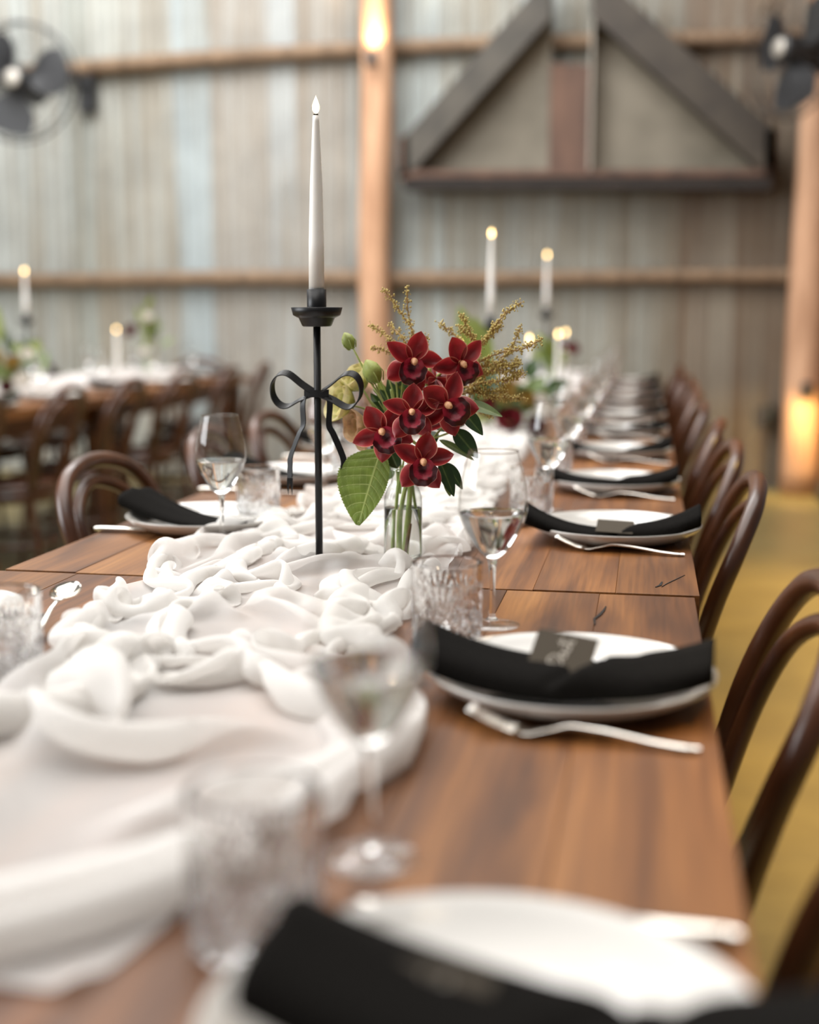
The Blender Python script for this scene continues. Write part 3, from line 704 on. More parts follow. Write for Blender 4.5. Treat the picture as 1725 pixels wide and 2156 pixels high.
for i, y in enumerate(YR):
    setting(1, i, XR[i], y, 'aisle side', R([-6, -3, 2, -1, 2, 0, 1, -1, 2, 0, 1][i]), -.006 if i else .030, ([-.010, -.026]+[-.050]*9)[i])
    if i < 3:
        cl = {0: 'dark place card with blurred pale writing at the front edge of the table', 1: 'dark place card with pale handwriting on the napkin by the crystal tumbler', 2: 'small dark place card on the third black napkin'}[i]
        cx_, cy_, cz_, rx = {0: (-.098, y-.018, .0430, R(16)), 1: (-.073, 1.216, .0480, R(33)), 2: (-.045, y-.058, .0300, R(14))}[i]
        c_ = tag(obj('place_card', card_me, loc=(cx_, cy_, TZ+cz_), rot=(rx, R([3, 7, 2][i]), R([-6, -7, -2][i]))), cl, 'card', 'place cards')
        if i < 2: obj('handwriting', ink_me, c_, (0, 0, .0009), (0, 0, R(78)), label='pale handwritten word')
    tx, ty = TUM.get(i, (-.205, y+.17))
    tag(obj('crystal_tumbler', tumbler_me, loc=(tx, ty, TZ+.0005), rot=(0, 0, R(7+31*i))), f'cut crystal tumbler by the {at_plate(i, "aisle side")}', 'glass', f'crystal tumblers, {AIS}')
    gx, gy = WGL.get(i, (-.180, y+.28))
    put_glass((gx, gy, TZ+.0005), f'stemmed wine glass with water by the {at_plate(i, "aisle side")}', f'wine glasses, {AIS}')
    if i < 7:
        fx, fy, fr_ = FRK.get(i, (-.04, y-.14, -7)); kx, ky, kr = KNF.get(i, (-.05, y+.150, 0)); sx_, sy_, sr = SPN.get(i, (-.215, y+.08, 84))
        put('fork', fork_me, f'steel fork lying before the {at_plate(i, "aisle side")}', 'fork', (fx, fy, TZ+.001), (0, 0, R(fr_)), f'forks, {AIS}')
        put('knife', knife_me, f'steel knife lying beyond the {at_plate(i, "aisle side")}', 'knife', (kx, ky, TZ+.001), (0, 0, R(kr)), f'knives, {AIS}')
        if i: put('dessert_spoon', spoon_me, f'steel dessert spoon at the head of the {at_plate(i, "aisle side")}', 'spoon', (sx_, sy_, TZ+.001), (0, 0, R(sr)), f'dessert spoons, {AIS}')
for i, y in enumerate(YL):
    setting(-1, i, [-.832, -.758, -.79, -.80, -.80, -.80, -.80, -.80][i], y, 'grey-floor side', R([4, -18, -10, 2, 0, 0, 0, 0][i]), [.012, -.022, -.02, -.01, -.01, -.01, -.01, -.01][i], [.012, -.012, -.01, 0, 0, 0, 0, 0][i])
    tx, ty = {0: (-.640, 1.178), 1: (-.706, 2.275)}.get(i, (-.69, y+.13))
    tag(obj('crystal_tumbler', tumbler_me, loc=(tx, ty, TZ+.0005), rot=(0, 0, R(19+23*i))), f'cut crystal tumbler by the {at_plate(i, "grey-floor side")}', 'glass', f'crystal tumblers, {GRY}')
    if i > 0:
        gx, gy = {1: (-.683, 1.998)}.get(i, (-.675, y-.14))
        put_glass((gx, gy, TZ+.0005), f'stemmed wine glass with water by the {at_plate(i, "grey-floor side")}', f'wine glasses, {GRY}')
    if i < 4:
        put('knife', knife_me, f'steel knife lying before the {at_plate(i, "grey-floor side")}', 'knife', (-.820, 2.068 if i == 1 else y-.2, TZ+.001) if i else (-.86, 1.09, TZ+.001), (0, 0, math.pi), f'knives, {GRY}')
        put('dessert_spoon', spoon_me, f'steel dessert spoon at the head of the {at_plate(i, "grey-floor side")}', 'spoon', (-.690, 1.392, TZ+.016) if i == 0 else (-.635, y+.10, TZ+.001), (0, R(11) if i == 0 else 0, R(-82 if i == 0 else -88)), f'dessert spoons, {GRY}')
# the table across the aisle: plates, glasses
for k, (xx, nm) in enumerate(((-2.665, 'near side'), (-3.375, 'wall side'))):
    for i, y in enumerate(ys):
        tag(obj('dinner_plate', plate_me, loc=(xx, y, TZ)), f'white plate, {ORD[i]} along the {nm} of the table across the grey aisle', 'plate', f'plates on the {nm} of the table across the aisle')
        if (i+k) % 2: tag(obj('napkin', napkins[i % 3], loc=(xx, y-.01, TZ+.0050), rot=(0, 0, R(90*k+8*i))), f'black napkin on the {ORD[i]} plate, {nm} of the table across the grey aisle', 'napkin', f'napkins on the {nm} of the table across the aisle')
        put_glass((-2.82 if k == 0 else -3.22, y+.19, TZ+.0005), f'wine glass by the {ORD[i]} plate, {nm} of the table across the grey aisle', f'wine glasses on the {nm} of the table across the aisle')

# ------------------------------------------------------------------ gauze runners (a small position-based cloth, settled on the table top)
def runner(name, label, y0, y1, xl, xr, width, stretch, d, seed, iters, holes, group='gauze runners', amp=.03, pins=.0):
    rs = np.random.RandomState(seed)
    nu, nv = int(width/d)+1, int((y1-y0)*stretch/d)+1
    u = np.linspace(0, 1, nu)[None, :]; Y = np.linspace(y0, y1, nv)[:, None]
    XL = np.interp(Y[:, 0], *xl)[:, None]; XR = np.interp(Y[:, 0], *xr)[:, None]
    def smooth_noise(ku, kv, a):
        g0 = rs.randn(kv, ku); g1 = np.array([np.interp(np.linspace(0, ku-1, nu), np.arange(ku), r) for r in g0])
        g2 = np.array([np.interp(np.linspace(0, kv-1, nv), np.arange(kv), g1[:, c]) for c in range(nu)]).T
        return a*g2
    kv = max(6, int((y1-y0)*9))
    P = np.zeros((nv, nu, 3))
    P[..., 0] = XL+(XR-XL)*u+smooth_noise(8, kv, .02)
    P[..., 1] = Y+smooth_noise(7, kv, .03)
    P[..., 2] = .035+np.abs(smooth_noise(11, int(kv*1.7), amp))+np.abs(smooth_noise(5, kv//2+2, amp*.7))
    pin = rs.rand(nv, nu) < pins; P0 = P.copy()
    PP = P; V = np.zeros_like(P); big = int(nv*.16) if pins else 0
    def con(a, b, rest, k, only_push=False):
        dl = b-a; L = np.sqrt((dl*dl).sum(-1, keepdims=True))+1e-9
        c = (L-rest)/L*.5*k
        if only_push: c = np.minimum(c, 0)
        return dl*c
    def sweep(ax, st, rest, k, push=False, rows=None):
        P = PP[:rows] if rows else PP
        n = P.shape[ax]
        for ph in (0, 1):
            idx = np.arange(n-st); sel = idx[(idx//st) % 2 == ph]
            if not len(sel): continue
            if ax == 0:
                c = con(P[sel], P[sel+st], rest, k, push); P[sel] += c; P[sel+st] -= c
            else:
                c = con(P[:, sel], P[:, sel+st], rest, k, push); P[:, sel] += c; P[:, sel+st] -= c
    for it in range(iters):
        V *= .90; V[..., 2] -= .00045
        Q = P.copy(); P += V; pin[:big] = False
        for _ in range(3):
            sweep(0, 1, d, 1); sweep(1, 1, d, 1)
            c = con(P[:-1, :-1], P[1:, 1:], d*1.414, .35); P[:-1, :-1] += c; P[1:, 1:] -= c
            c = con(P[:-1, 1:], P[1:, :-1], d*1.414, .35); P[:-1, 1:] += c; P[1:, :-1] -= c
            sweep(0, 3, d*2.9, .35, True); sweep(1, 3, d*2.9, .35, True)
            if big: sweep(0, 7, d*6.6, .5, True, big); sweep(1, 7, d*6.6, .5, True, big)
            xl_ = np.interp(P[..., 1], *xl); xr_ = np.interp(P[..., 1], *xr)
            P[..., 0] = np.where(P[..., 0] < xl_, P[..., 0]+.5*(xl_-P[..., 0]), P[..., 0])
            P[..., 0] = np.where(P[..., 0] > xr_, P[..., 0]+.5*(xr_-P[..., 0]), P[..., 0])
            P[..., 1] = np.clip(P[..., 1], y0-.02, y1+.02)
            P[pin, :2] += .6*(P0[pin, :2]-P[pin, :2]); P[pin, 2] = np.minimum(P[pin, 2], .012)
            P[..., 2] = np.clip(P[..., 2], .0035, .062)
            for hx, hy, hr, kind, hz in holes:
                dx = P[..., 0]-hx; dy = P[..., 1]-hy; r = np.sqrt(dx*dx+dy*dy)+1e-9
                if kind == 'press': P[..., 2] = np.where(r < hr, np.minimum(P[..., 2], hz), P[..., 2])
                elif kind == 'over': P[..., 2] = np.where(r < hr, np.maximum(P[..., 2], hz), P[..., 2])
                else:
                    k = np.where(r < hr, hr/r, 1)
                    P[..., 0] = hx+dx*k; P[..., 1] = hy+dy*k
        V = P-Q
        V[..., :2] *= np.where(P[..., 2:3] < .006, .4, 1.0)
    F = [(i*nu+j, i*nu+j+1, (i+1)*nu+j+1, (i+1)*nu+j) for i in range(nv-1) for j in range(nu-1)]
    # one light smoothing pass
    S = P.copy(); S[1:-1, 1:-1] = .5*P[1:-1, 1:-1]+.125*(P[:-2, 1:-1]+P[2:, 1:-1]+P[1:-1, :-2]+P[1:-1, 2:])
    o = tag(obj(name, mesh(name, S.reshape(-1, 3), F, M['gauze']), loc=(0, 0, TZ)), label, 'table runner', group)
    md = o.modifiers.new('sub', 'SUBSURF'); md.levels = 1; md.render_levels = 1
    return o
VX, VY = -.358, 1.888          # vase
KX, KY = -.475, 1.832          # candle holder
xl = ([.5, .7, .95, 1.10, 1.30, 1.42, 1.56, 1.70, 1.80, 2.06, 2.3, 2.6, 3.2, 4.3, 8], [-.90, -.86, -.78, -.68, -.655, -.665, -.70, -.72, -.715, -.715, -.66, -.65, -.64, -.64, -.62])
xr = ([.5, .60, .70, .80, .92, 1.0, 1.1, 1.18, 1.25, 1.34, 1.42, 1.55, 1.62, 1.75, 1.99, 2.2, 3.0, 4.3, 8], [-.34, -.31, -.252, -.225, -.205, -.18, -.185, -.21, -.24, -.275, -.285, -.275, -.30, -.275, -.262, -.27, -.30, -.34, -.36])
SHORT = [(-.38, 4.22), (-.37, 5.45), (-.378, 6.05), (-.47, 3.25)]
holes = [(VX, VY, .034, 'press', .0045), (KX, KY, .049, 'over', .0125), (-.222, .694, .046, 'out', 0), (-.218, 1.418, .046, 'out', 0), (-.640, 1.178, .050, 'out', 0), (-.832, 1.325, .156, 'out', 0), (-.70, 1.45, .034, 'out', 0), (-.692, 1.40, .022, 'out', 0), (-.222, 1.235, .027, 'out', 0), (-.22, 1.29, .016, 'out', 0), (-.179, .822, .038, 'out', 0)]
runner('table_runner', 'crumpled white gauze runner gathered along the middle of the long timber table', .60, 4.05, xl, xr, .96, 1.42, .0112, 3, 110,
       holes+[(-.683, 1.998, .036, 'out', 0), (-.42, 3.98, .06, 'press', .0045), (-.47, 3.25, .036, 'press', .0045)], pins=.014)
runner('table_runner', 'white gauze runner continuing down the far half of the long table', 4.12, 7.95, xl, xr, .55, 1.15, .022, 5, 60,
       [(-.38, 4.22, .036, 'press', .0045), (-.37, 5.45, .036, 'press', .0045), (-.378, 6.05, .036, 'press', .0045), (-.505, 4.2, .06, 'press', .0045), (-.48, 6.2, .06, 'press', .0045), (-.425, 5.9, .06, 'press', .0045)])
runner('table_runner', 'white gauze runner down the table across the grey aisle', 3.4, 7.9, ([3, 8], [-3.22, -3.22]), ([3, 8], [-2.86, -2.86]), .52, 1.15, .026, 9, 50,
       [(-3.02, 5.95, .06, 'press', .0045), (-3.0, 7.0, .036, 'press', .0045), (-2.9, 5.5, .08, 'press', .0045), (-2.95, 7.32, .06, 'press', .0045)])

# ------------------------------------------------------------------ candles and holders
def flame(parent, z, r=.0058, h=.0255):
    prof = [(0, z)]+[(r*math.sin(math.pi*min(1, s*1.0)**.72)*(1-.25*s), z+h*s) for s in np.linspace(.08, .96, 9)]+[(0, z+h)]
    return obj('flame', mesh('flame', *lathe(prof, 14), M['flame']), parent)
def taper(name, label, loc, zb, L, r0=.0112, r1=.0043, lean=(0, 0), group='white taper candles'):
    t = thing(name, label, 'candle', (loc[0], loc[1], zb), 0, group); t.rotation_euler = (lean[0], lean[1], 0)
    obj('wax', mesh('wax', *lathe([(0, 0), (r0, 0), (r0*.98, L*.3), (r0*.80, L*.62), (r1*1.12, L*.97), (r1, L), (0, L+.0004)], 24), M['wax']), t)
    obj('wick', mesh('wick', *lathe([(0, L), (.0036, L), (.0036, L+.0022), (0, L+.0022)], 10), M['wick']), t)
    flame(t, L+.002)
    return t
def ribbon(P, wv, th=.0009):
    P = catmull(P, 7); V, F = [], []; n = len(P); wv = [np.array(wv)]*n if not callable(wv) else [wv(i/(n-1)) for i in range(n)]
    for i, p in enumerate(P):
        a, b = P[max(i-1, 0)], P[min(i+1, n-1)]; t_ = (b-a)/(np.linalg.norm(b-a)+1e-9); nn = np.cross(t_, wv[i]); nn = nn/np.linalg.norm(nn)*th
        for s1, s2 in ((-1, -1), (1, -1), (1, 1), (-1, 1)): V.append(p+wv[i]*.5*s1+nn*s2)
    for i in range(n-1):
        for k in range(4): l = (k+1) % 4; F.append((4*i+k, 4*i+l, 4*i+4+l, 4*i+4+k))
    F += [(0, 1, 2, 3), tuple(4*n-4+k for k in (3, 2, 1, 0))]
    return V, F
def bow_holder(loc, label, h=.355, lift=.006):
    t = thing('candle_holder', label, 'candle holder', (*loc, TZ+lift), 0, 'black bow candle holders')
    z0 = h
    obj('base', mesh('base', *lathe([(0, 0), (.043, 0), (.045, .001), (.045, .0045), (.042, .006), (.008, .007), (0, .007)], 40), M['black']), t)
    obj('pole', mesh('pole', *lathe([(0, .006), (.0054, .006), (.0054, z0+.005), (0, z0+.005)], 18), M['black']), t)
    obj('dish', mesh('dish', *lathe([(0, z0), (.0195, z0), (.0215, z0+.0015), (.0265, z0+.0125), (.0290, z0+.0135), (.0345, z0+.0165), (.0375, z0+.0275), (.0365, z0+.0278), (.0335, z0+.0185), (.0275, z0+.0155), (.0250, z0+.0145), (.018, z0+.006), (0, z0+.006)], 48), M['black']), t)
    obj('socket', mesh('socket', *lathe([(0, z0+.004), (.0140, z0+.004), (.0142, z0+.0535), (.0128, z0+.0535), (.0122, z0+.045), (0, z0+.045)], 32), M['black']), t)
    zb = z0-.097                                                    # centre of the bow
    wv = np.array([.0040, .0085, .0068])
    for s in (-1, 1):
        lp = [(s*.006, -.004, zb+.003), (s*.022, -.005, zb+.0135), (s*.043, -.006, zb+.0290), (s*.058, -.006, zb+.0275), (s*.0665, -.006, zb+.014), (s*.0655, -.006, zb-.004), (s*.056, -.006, zb-.0165), (s*.043, -.005, zb-.0185), (s*.024, -.005, zb-.0085), (s*.006, -.004, zb-.0015)]
        obj('bow_loop', mesh('bow_loop', *ribbon(lp, wv), M['black'], False), t)
        e = .006 if s > 0 else 0
        tl = [(s*.010, -.006, zb-.002), (s*.0185, -.007, zb-.0075), (s*.0205, -.009, zb-.018), (s*.0195, -.011, zb-.045), (s*.0235+s*.003, -.011, zb-.060), (s*.0385+s*.001, -.009, zb-.092), (s*.0405, -.010, zb-.106), (s*.0405, -.012, zb-.125)]
        tw = lambda q, s=s: np.array([.0080, .0035*s, .0030])*(1-.25*max(0, .25-q)*4)
        obj('bow_tail', mesh('bow_tail', *ribbon(tl, tw), M['black'], False), t)
        x0, z_ = s*.0405, zb-.1245
        fk = [prism([(x0-.0045, z_), (x0+.0045, z_), (x0+.0040, z_-.013), (x0+.0030, z_-.026), (x0+.0008, z_-.009), (x0-.0012, z_-.009), (x0-.0030, z_-.025), (x0-.0046, z_-.013)], -.0125, -.0112)]
        obj('bow_tail_end', mesh('bow_tail_end', *merge(fk), M['black'], False), t)
    obj('bow_knot', mesh('bow_knot', *ribbon([(-.0185, -.0060, zb+.001), (-.010, -.0075, zb), (0, -.0082, zb), (.010, -.0075, zb), (.0185, -.0060, zb+.001)], np.array([0, .001, .0105]), .0011), M['black'], False), t)
    return t
bow_holder((KX, KY), 'tall black candle holder with metal ribbon bow beside the orchid vase', .355, .0015)
taper('taper_candle', 'tall white taper candle in the bow holder beside the orchid vase', (KX, KY), TZ+.0015+.355+.0455, .2515, lean=(0, R(.4)))
bow_holder((-.505, 4.20), 'black bow candle holder behind the orchid flowers, second along the table', .315)
taper('taper_candle', 'tall white taper candle behind the orchid flowers', (-.505, 4.20), TZ+.006+.315+.0455, .258)
bow_holder((-.480, 6.20), 'black bow candle holder standing farther along the table, third of them', .355)
taper('taper_candle', 'tall white taper candle above the dish of the third bow holder', (-.480, 6.20), TZ+.006+.355+.0455, .243)
bow_holder((-3.02, 5.95), 'black bow candle holder on the table across the grey aisle', .325)
taper('taper_candle', 'tall white taper candle on the table across the grey aisle', (-3.02, 5.95), TZ+.006+.325+.0455, .205)
def short_candle(x, y, label):
    t = thing('candlestick', f'low black candlestick under the {label}', 'candle holder', (x, y, TZ+.005), 0, 'low candlesticks')
    obj('cup', mesh('cup', *lathe([(0, 0), (.032, 0), (.033, .003), (.016, .006), (.0155, .022), (.0135, .022), (.0130, .010), (0, .010)], 24), M['black']), t)
    taper('taper_candle', label, (x, y), TZ+.0155, .272, .0115, .0065, group='short white taper candles')
short_candle(-.38, 4.22, 'short white candle glowing behind the ochre flower sprays')
short_candle(-.37, 5.45, 'short white candle of the twin flames, with the lower flame')
short_candle(-.378, 6.05, 'short white candle of the twin flames, farther down the table')
short_candle(-.47, 3.25, 'short white candle half hidden by the orchid flowers')
short_candle(-3.0, 7.0, 'short white candle on the table across the grey aisle')

# ------------------------------------------------------------------ orchid vase and flowers
v = thing('bottle_vase', 'clear glass bottle vase half full of water holding the orchid bouquet', 'vase', (VX, VY, TZ+.0055))
body = [(.0, .0), (.025, .0), (.0282, .003), (.0290, .008), (.0290, .088), (.0282, .098), (.0235, .110), (.0185, .117), (.0172, .124), (.0175, .134), (.0192, .136), (.0196, .139), (.0192, .142), (.0178, .1425)]
obj('bottle', mesh('bottle', *lathe(body, 48), M['bottleglass']), v)
obj('water', mesh('water', *lathe([(0, .003), (.024, .003), (.0275, .006), (.0282, .010), (.0282, .0795), (.0274, .0798), (0, .0798)], 40), M['water']), v)
obj('neck_ring', mesh('neck_ring', *tube([(.0190*math.cos(a), .0190*math.sin(a), .139) for a in np.linspace(0, 2*math.pi, 40, endpoint=False)], .0018, 7, True), M['stemglass']), v)

CR, CU, CF = Vector((math.cos(R(10.446)), math.sin(R(10.446)), 0)), Vector((0, 0, 1)), Vector((-math.sin(R(10.446)), math.cos(R(10.446)), 0))
def frame(facing, up, roll):
    z = Vector(facing).normalized(); x = Vector(up).cross(z).normalized(); y = z.cross(x)
    m_ = Matrix((x, y, z)).transposed().to_4x4(); return m_ @ Matrix.Rotation(roll, 4, 'Z')
def petal_fn(L, W, cup, curl, tip=.16, wob=0):
    def fn(u, v):
        t_ = u; q = (v-.5)*2
        wd = W*(math.sin(math.pi*min(1, t_**.98*.95+.045)))**.80
        if t_ > .86: wd *= max(0, 1-((t_-.86)/.14)**2)**.5 if t_ < 1 else 0
        r = L*t_
        z = cup*(q*q)*wd*8*(1-.5*t_)+curl*t_*t_*L-.10*L*math.sin(math.pi*t_)*.4+wob*math.sin(9*t_+3*q)*.0008
        return (r+tip*0, q*wd, z)
    return fn
def petal_mesh(name, L, W, cup, curl, m, wob=1):
    nu, nv = 15, 11
    V, F = gridmesh(petal_fn(L, W, cup, curl, wob=wob), nu, nv)
    at = [max(abs((j/(nv-1)-.5)*2)**1.0, (i/(nu-1))**6) for i in range(nu) for j in range(nv)]
    return mesh(name, V, F, M[m], True, at)
PM = [petal_mesh('petal', .0455, .0168, .10, .14, 'petal'), petal_mesh('petal', .0465, .0136, .14, -.06, 'petal'), petal_mesh('petal', .0430, .0156, -.08, -.18, 'petal')]
def lip_mesh():
    nu, nv = 12, 28
    def fn(u, v):
        a = 2*math.pi*v; x = math.cos(a); y = math.sin(a); k = u
        wide = (1+.12*max(0, -y))*(1-.30*max(0, y)); ruf = 1+.035*math.sin(9*a)*k
        X_ = .0178*k*x*wide*ruf; Y_ = -.0095+(.0150 if y > 0 else .0185)*k*y*ruf-.0020*max(0, -y)*k*k
        Z_ = .0060+.0120*k**2*(.45+.55*abs(x))+.0075*k*max(0, -y)-.0130*max(0, k-.66)*max(0, -y)*3.2+.0011*math.sin(9*a)*k*k
        return (X_, Y_, Z_)
    V, F = gridmesh(fn, nu, nv, True); at = []
    for i in range(nu):
        for j in range(nv):
            y = math.sin(2*math.pi*j/nv); k = i/(nu-1)
            q = k if y < .15 else k*(1-.5*min(1, (y-.15)/.4))
            at.append(min(1, max(0, q+(.16*(rng.random()-.5) if 3 < i < 8 else 0))))
    return mesh('lip', V, F, M['lip'], True, at)
LIP = lip_mesh()
COL = mesh('column', *tube(catmull([(0, .001, .002), (0, .0015, .010), (0, -.0005, .0170), (0, -.0045, .0215)], 5), [.0034, .0046, .0054, .0026], 10), M['column'])
spray = thing('orchid_spray', 'spray of burgundy orchids with pink-edged petals in the bottle vase', 'flowers', (VX, VY, TZ+.02))
SO = Vector(spray.location)
def bloom(p, facing, roll, k=1.0, angs=(90, 20, 160, 232, 308), ks=(1, 1, 1, 1, 1), lip=True):
    b = bpy.data.objects.new('bloom', None); C.objects.link(b); b.parent = spray
    b.matrix_local = Matrix.Translation(Vector(p)-SO) @ frame(facing, (0, 0, 1), roll) @ Matrix.Scale(k, 4)
    for a, kk, pm in zip(angs, ks, (0, 1, 1, 2, 2)):
        o = obj('petal', PM[pm], b); o.matrix_local = Matrix.Rotation(R(a+rng.uniform(-7, 7)), 4, 'Z') @ Matrix.Rotation(R((-6 if pm else -14)+rng.uniform(-8, 9)), 4, 'Y') @ Matrix.Rotation(R(rng.uniform(-12, 12)), 4, 'X') @ Matrix.Translation((.002, 0, .001*(pm))) @ Matrix.Scale(kk, 4)
    if lip:
        obj('lip', LIP, b, label='dark crimson lip').scale = (1.17, 1.17, 1.17); obj('column', COL, b, label='peach column')
    return Vector(p)
f0 = Vector((-CF.x, -CF.y, 0))
def face(dx, dz): return f0+CR*dx+Vector((0, 0, dz))
BL = [((-.3364, 1.838, 1.0659), face(.30, .10), R(-13), 1.0), ((-.2690, 1.862, 1.0638), face(.35, -.05), R(22), .95), ((-.2819, 1.825, 1.0053), face(.10, .05), R(52), 1.04),
      ((-.3299, 1.800, .9942), face(.10, .25), R(0), .92), ((-.3719, 1.812, .9665), face(-.15, .10), R(34), 1.0), ((-.3141, 1.800, .9245), face(.15, .15), R(-4), 1.0)]
for p, fc, rl, k in BL: bloom(p, fc, rl, k)
bloom((-.305, 1.868, 1.040), face(.5, .9), R(150), .8, lip=False)        # one seen from behind
bloom((-.290, 1.868, .985), face(.2, .6), R(200), .8, lip=False)
# stems in the vase
def stem(parent, P, r, m='stem', n=8, name='stem'):
    return obj(name, mesh(name, *tube(catmull(P, 6), r, n), M[m]), parent)
def rel(o, P): return [tuple(Vector(p)-Vector(o.location)) for p in P]
zb_ = TZ+.011
stem(spray, rel(spray, [(VX-.004, VY-.004, zb_), (VX-.002, VY-.006, .84), (VX+.012, VY-.012, .90), (-.322, 1.855, .96), (-.310, 1.868, 1.01), (-.315, 1.868, 1.06)]), [.0036, .0034, .003, .0026])
for p, fc, rl, k in BL:
    q = Vector(p)-Vector(fc).normalized()*.002; hub = Vector((-.318, 1.868, p[2]-.035))
    stem(spray, rel(spray, [tuple(hub), tuple((hub+q)/2+Vector((0, .008, .006))), tuple(q)]), [.0026, .0019], name='flower_stalk')
st2 = thing('cut_stem', 'pale green cut stem leaning inside the bottle vase beneath the orchids', 'stem', (VX, VY, zb_), 0, 'cut stems in the vase')
stem(st2, rel(st2, [(VX+.004, VY-.010, zb_), (VX+.008, VY-.010, .82), (VX+.012, VY-.008, .87), (VX+.010, VY-.004, .93)]), [.0045, .0042, .0036])
stem(st2, rel(st2, [(VX+.006, VY-.0155, zb_+.008), (VX+.0095, VY-.0150, .80), (VX+.013, VY-.013, .822)]), [.002, .003, .002], 'brownstem', name='brown_sheath')
st3 = thing('cut_stem', 'thin dark green stem standing by the wine-glass side of the bottle vase', 'stem', (VX, VY, zb_), 0, 'cut stems in the vase')
stem(st3, rel(st3, [(VX+.024, VY+.004, zb_), (VX+.022, VY+.003, .82), (VX+.014, VY+.002, .88), (VX+.010, VY+.002, .93)]), [.0028, .0024, .002])

def leaf_mesh(name, L, W, m, serr=0, veins=7, cup=.25, curl=-.2, nu=22, nv=15, asym=(1, 1)):
    V, F, at = [], [], []
    for i in range(nu):
        t_ = i/(nu-1)
        wd = W*math.sin(math.pi*(t_**.78*.97+.015))**.85*(1+serr*(.03 if i % 2 else -.02))
        for j in range(nv):
            q = (j/(nv-1)-.5)*2
            z = cup*abs(q)*wd*.5+curl*t_*t_*L
            if veins:
                ph = ((t_-abs(q)**1.4*.15)*veins) % 1; dv = min(ph, 1-ph)
                z += .0016*(math.sin(math.pi*dv)-.5)*min(1, abs(q)*3)*(1-abs(q)**4)
            V.append((L*t_, q*wd*(asym[1] if q > 0 else asym[0]), z)); at.append(min(1, abs(q)))
    F = [(i*nv+j, i*nv+j+1, (i+1)*nv+j+1, (i+1)*nv+j) for i in range(nu-1) for j in range(nv-1)]
    me = mesh(name, V, F, M[m], True, at)
    if m == 'leaf':
        uvattr(me, 'along', [i/(nu-1) for i in range(nu) for j in range(nv)]); uvattr(me, 'across', [(j/(nv-1)-.5)*2 for i in range(nu) for j in range(nv)])
    return me
def set_leaf(o, base, tip, normal, parent):
    b, t_ = Vector(base), Vector(tip); x_ = (t_-b).normalized(); n_ = Vector(normal); y_ = n_.cross(x_).normalized(); z_ = x_.cross(y_)
    m_ = Matrix((x_, y_, z_)).transposed().to_4x4(); m_.translation = b-Vector(parent.location); o.matrix_local = m_
def px(x, y, Y):                                                    # crop pixel of the bouquet study -> point on the plane at depth Y
    k = Y/1.84; return Vector((-.3364+(x-880)*.000257, 0, 1.0659-(y-545)*.000256))
def B(x, y, Y=1.84):
    # metric position in the bouquet; x, y measured in .257 mm steps from the top orchid
    X = -.3364+(x-880)*.2582e-3; Z = 1.0659-(y-545)*.2560e-3
    k = Y/1.84
    return Vector((X*k, Y, 1.13+(Z-1.13)*k))
bl = thing('hydrangea_leaf', 'single broad veined green leaf hanging over the side of the bottle vase', 'leaf', tuple(B(712, 1040, 1.835)))
o = obj('blade', leaf_mesh('blade', .116, .042, 'leaf', 1, 8.5, .10, -.06, 61, 41, (1.22, .58)), bl); set_leaf(o, B(706, 1046, 1.832), B(572, 1462, 1.80), face(-.15, .25), bl)
stem(bl, rel(bl, [tuple(B(706, 1046, 1.832)), tuple(B(745, 1075, 1.86)), tuple(B(800, 1180, 1.888)), tuple(B(790, 1400, 1.888))]), [.0022, .0026], name='leaf_stalk')
def sprig(name, label, leaves, stems, m, cat='leaves', r=.0016, group='leafy sprigs in the bouquet'):
    t = thing(name, label, cat, tuple(Vector(stems[0][0])), 0, group)
    for P in stems: stem(t, rel(t, [tuple(p) for p in P]), r, name='stalk')
    for b_, tp, wd, mm, nrm in leaves:
        L = (Vector(tp)-Vector(b_)).length
        o = obj('leaf', leaf_mesh('leaf', L, wd, mm or m, 0, 0, .5, -.10, 14, 9), t); set_leaf(o, b_, tp, nrm, t)
    return t
sprig('camellia_sprig', 'sprig of glossy dark leaves spreading toward the wine glass', [
    (B(1180, 770, 1.87), B(1395, 832, 1.86), .010, 'pleaf', face(.2, .8)),
    (B(1165, 815, 1.85), B(1290, 945, 1.84), .0125, 'gleaf', face(.3, .5)),
    (B(1125, 925, 1.84), B(1262, 1078, 1.83), .0140, 'gleaf', face(.2, .3)),
    (B(1040, 985, 1.85), B(1245, 1085, 1.84), .007, 'pleaf', face(.0, 1.2)),
    (B(1045, 1110, 1.83), B(1130, 1302, 1.82), .0110, 'gleaf', face(.3, .2)),
    (B(1075, 1115, 1.84), B(1178, 1258, 1.83), .0095, 'gleaf', face(.5, .2)),
    (B(1085, 1180, 1.85), B(1105, 1308, 1.85), .008, 'pleaf', face(.2, .1))],
    [[B(830, 1300, 1.888), B(900, 1130, 1.885), B(1000, 980, 1.87), B(1170, 800, 1.86)], [B(940, 1060, 1.88), B(1060, 1110, 1.84)], [B(1000, 980, 1.87), B(1130, 930, 1.845)]], 'gleaf')
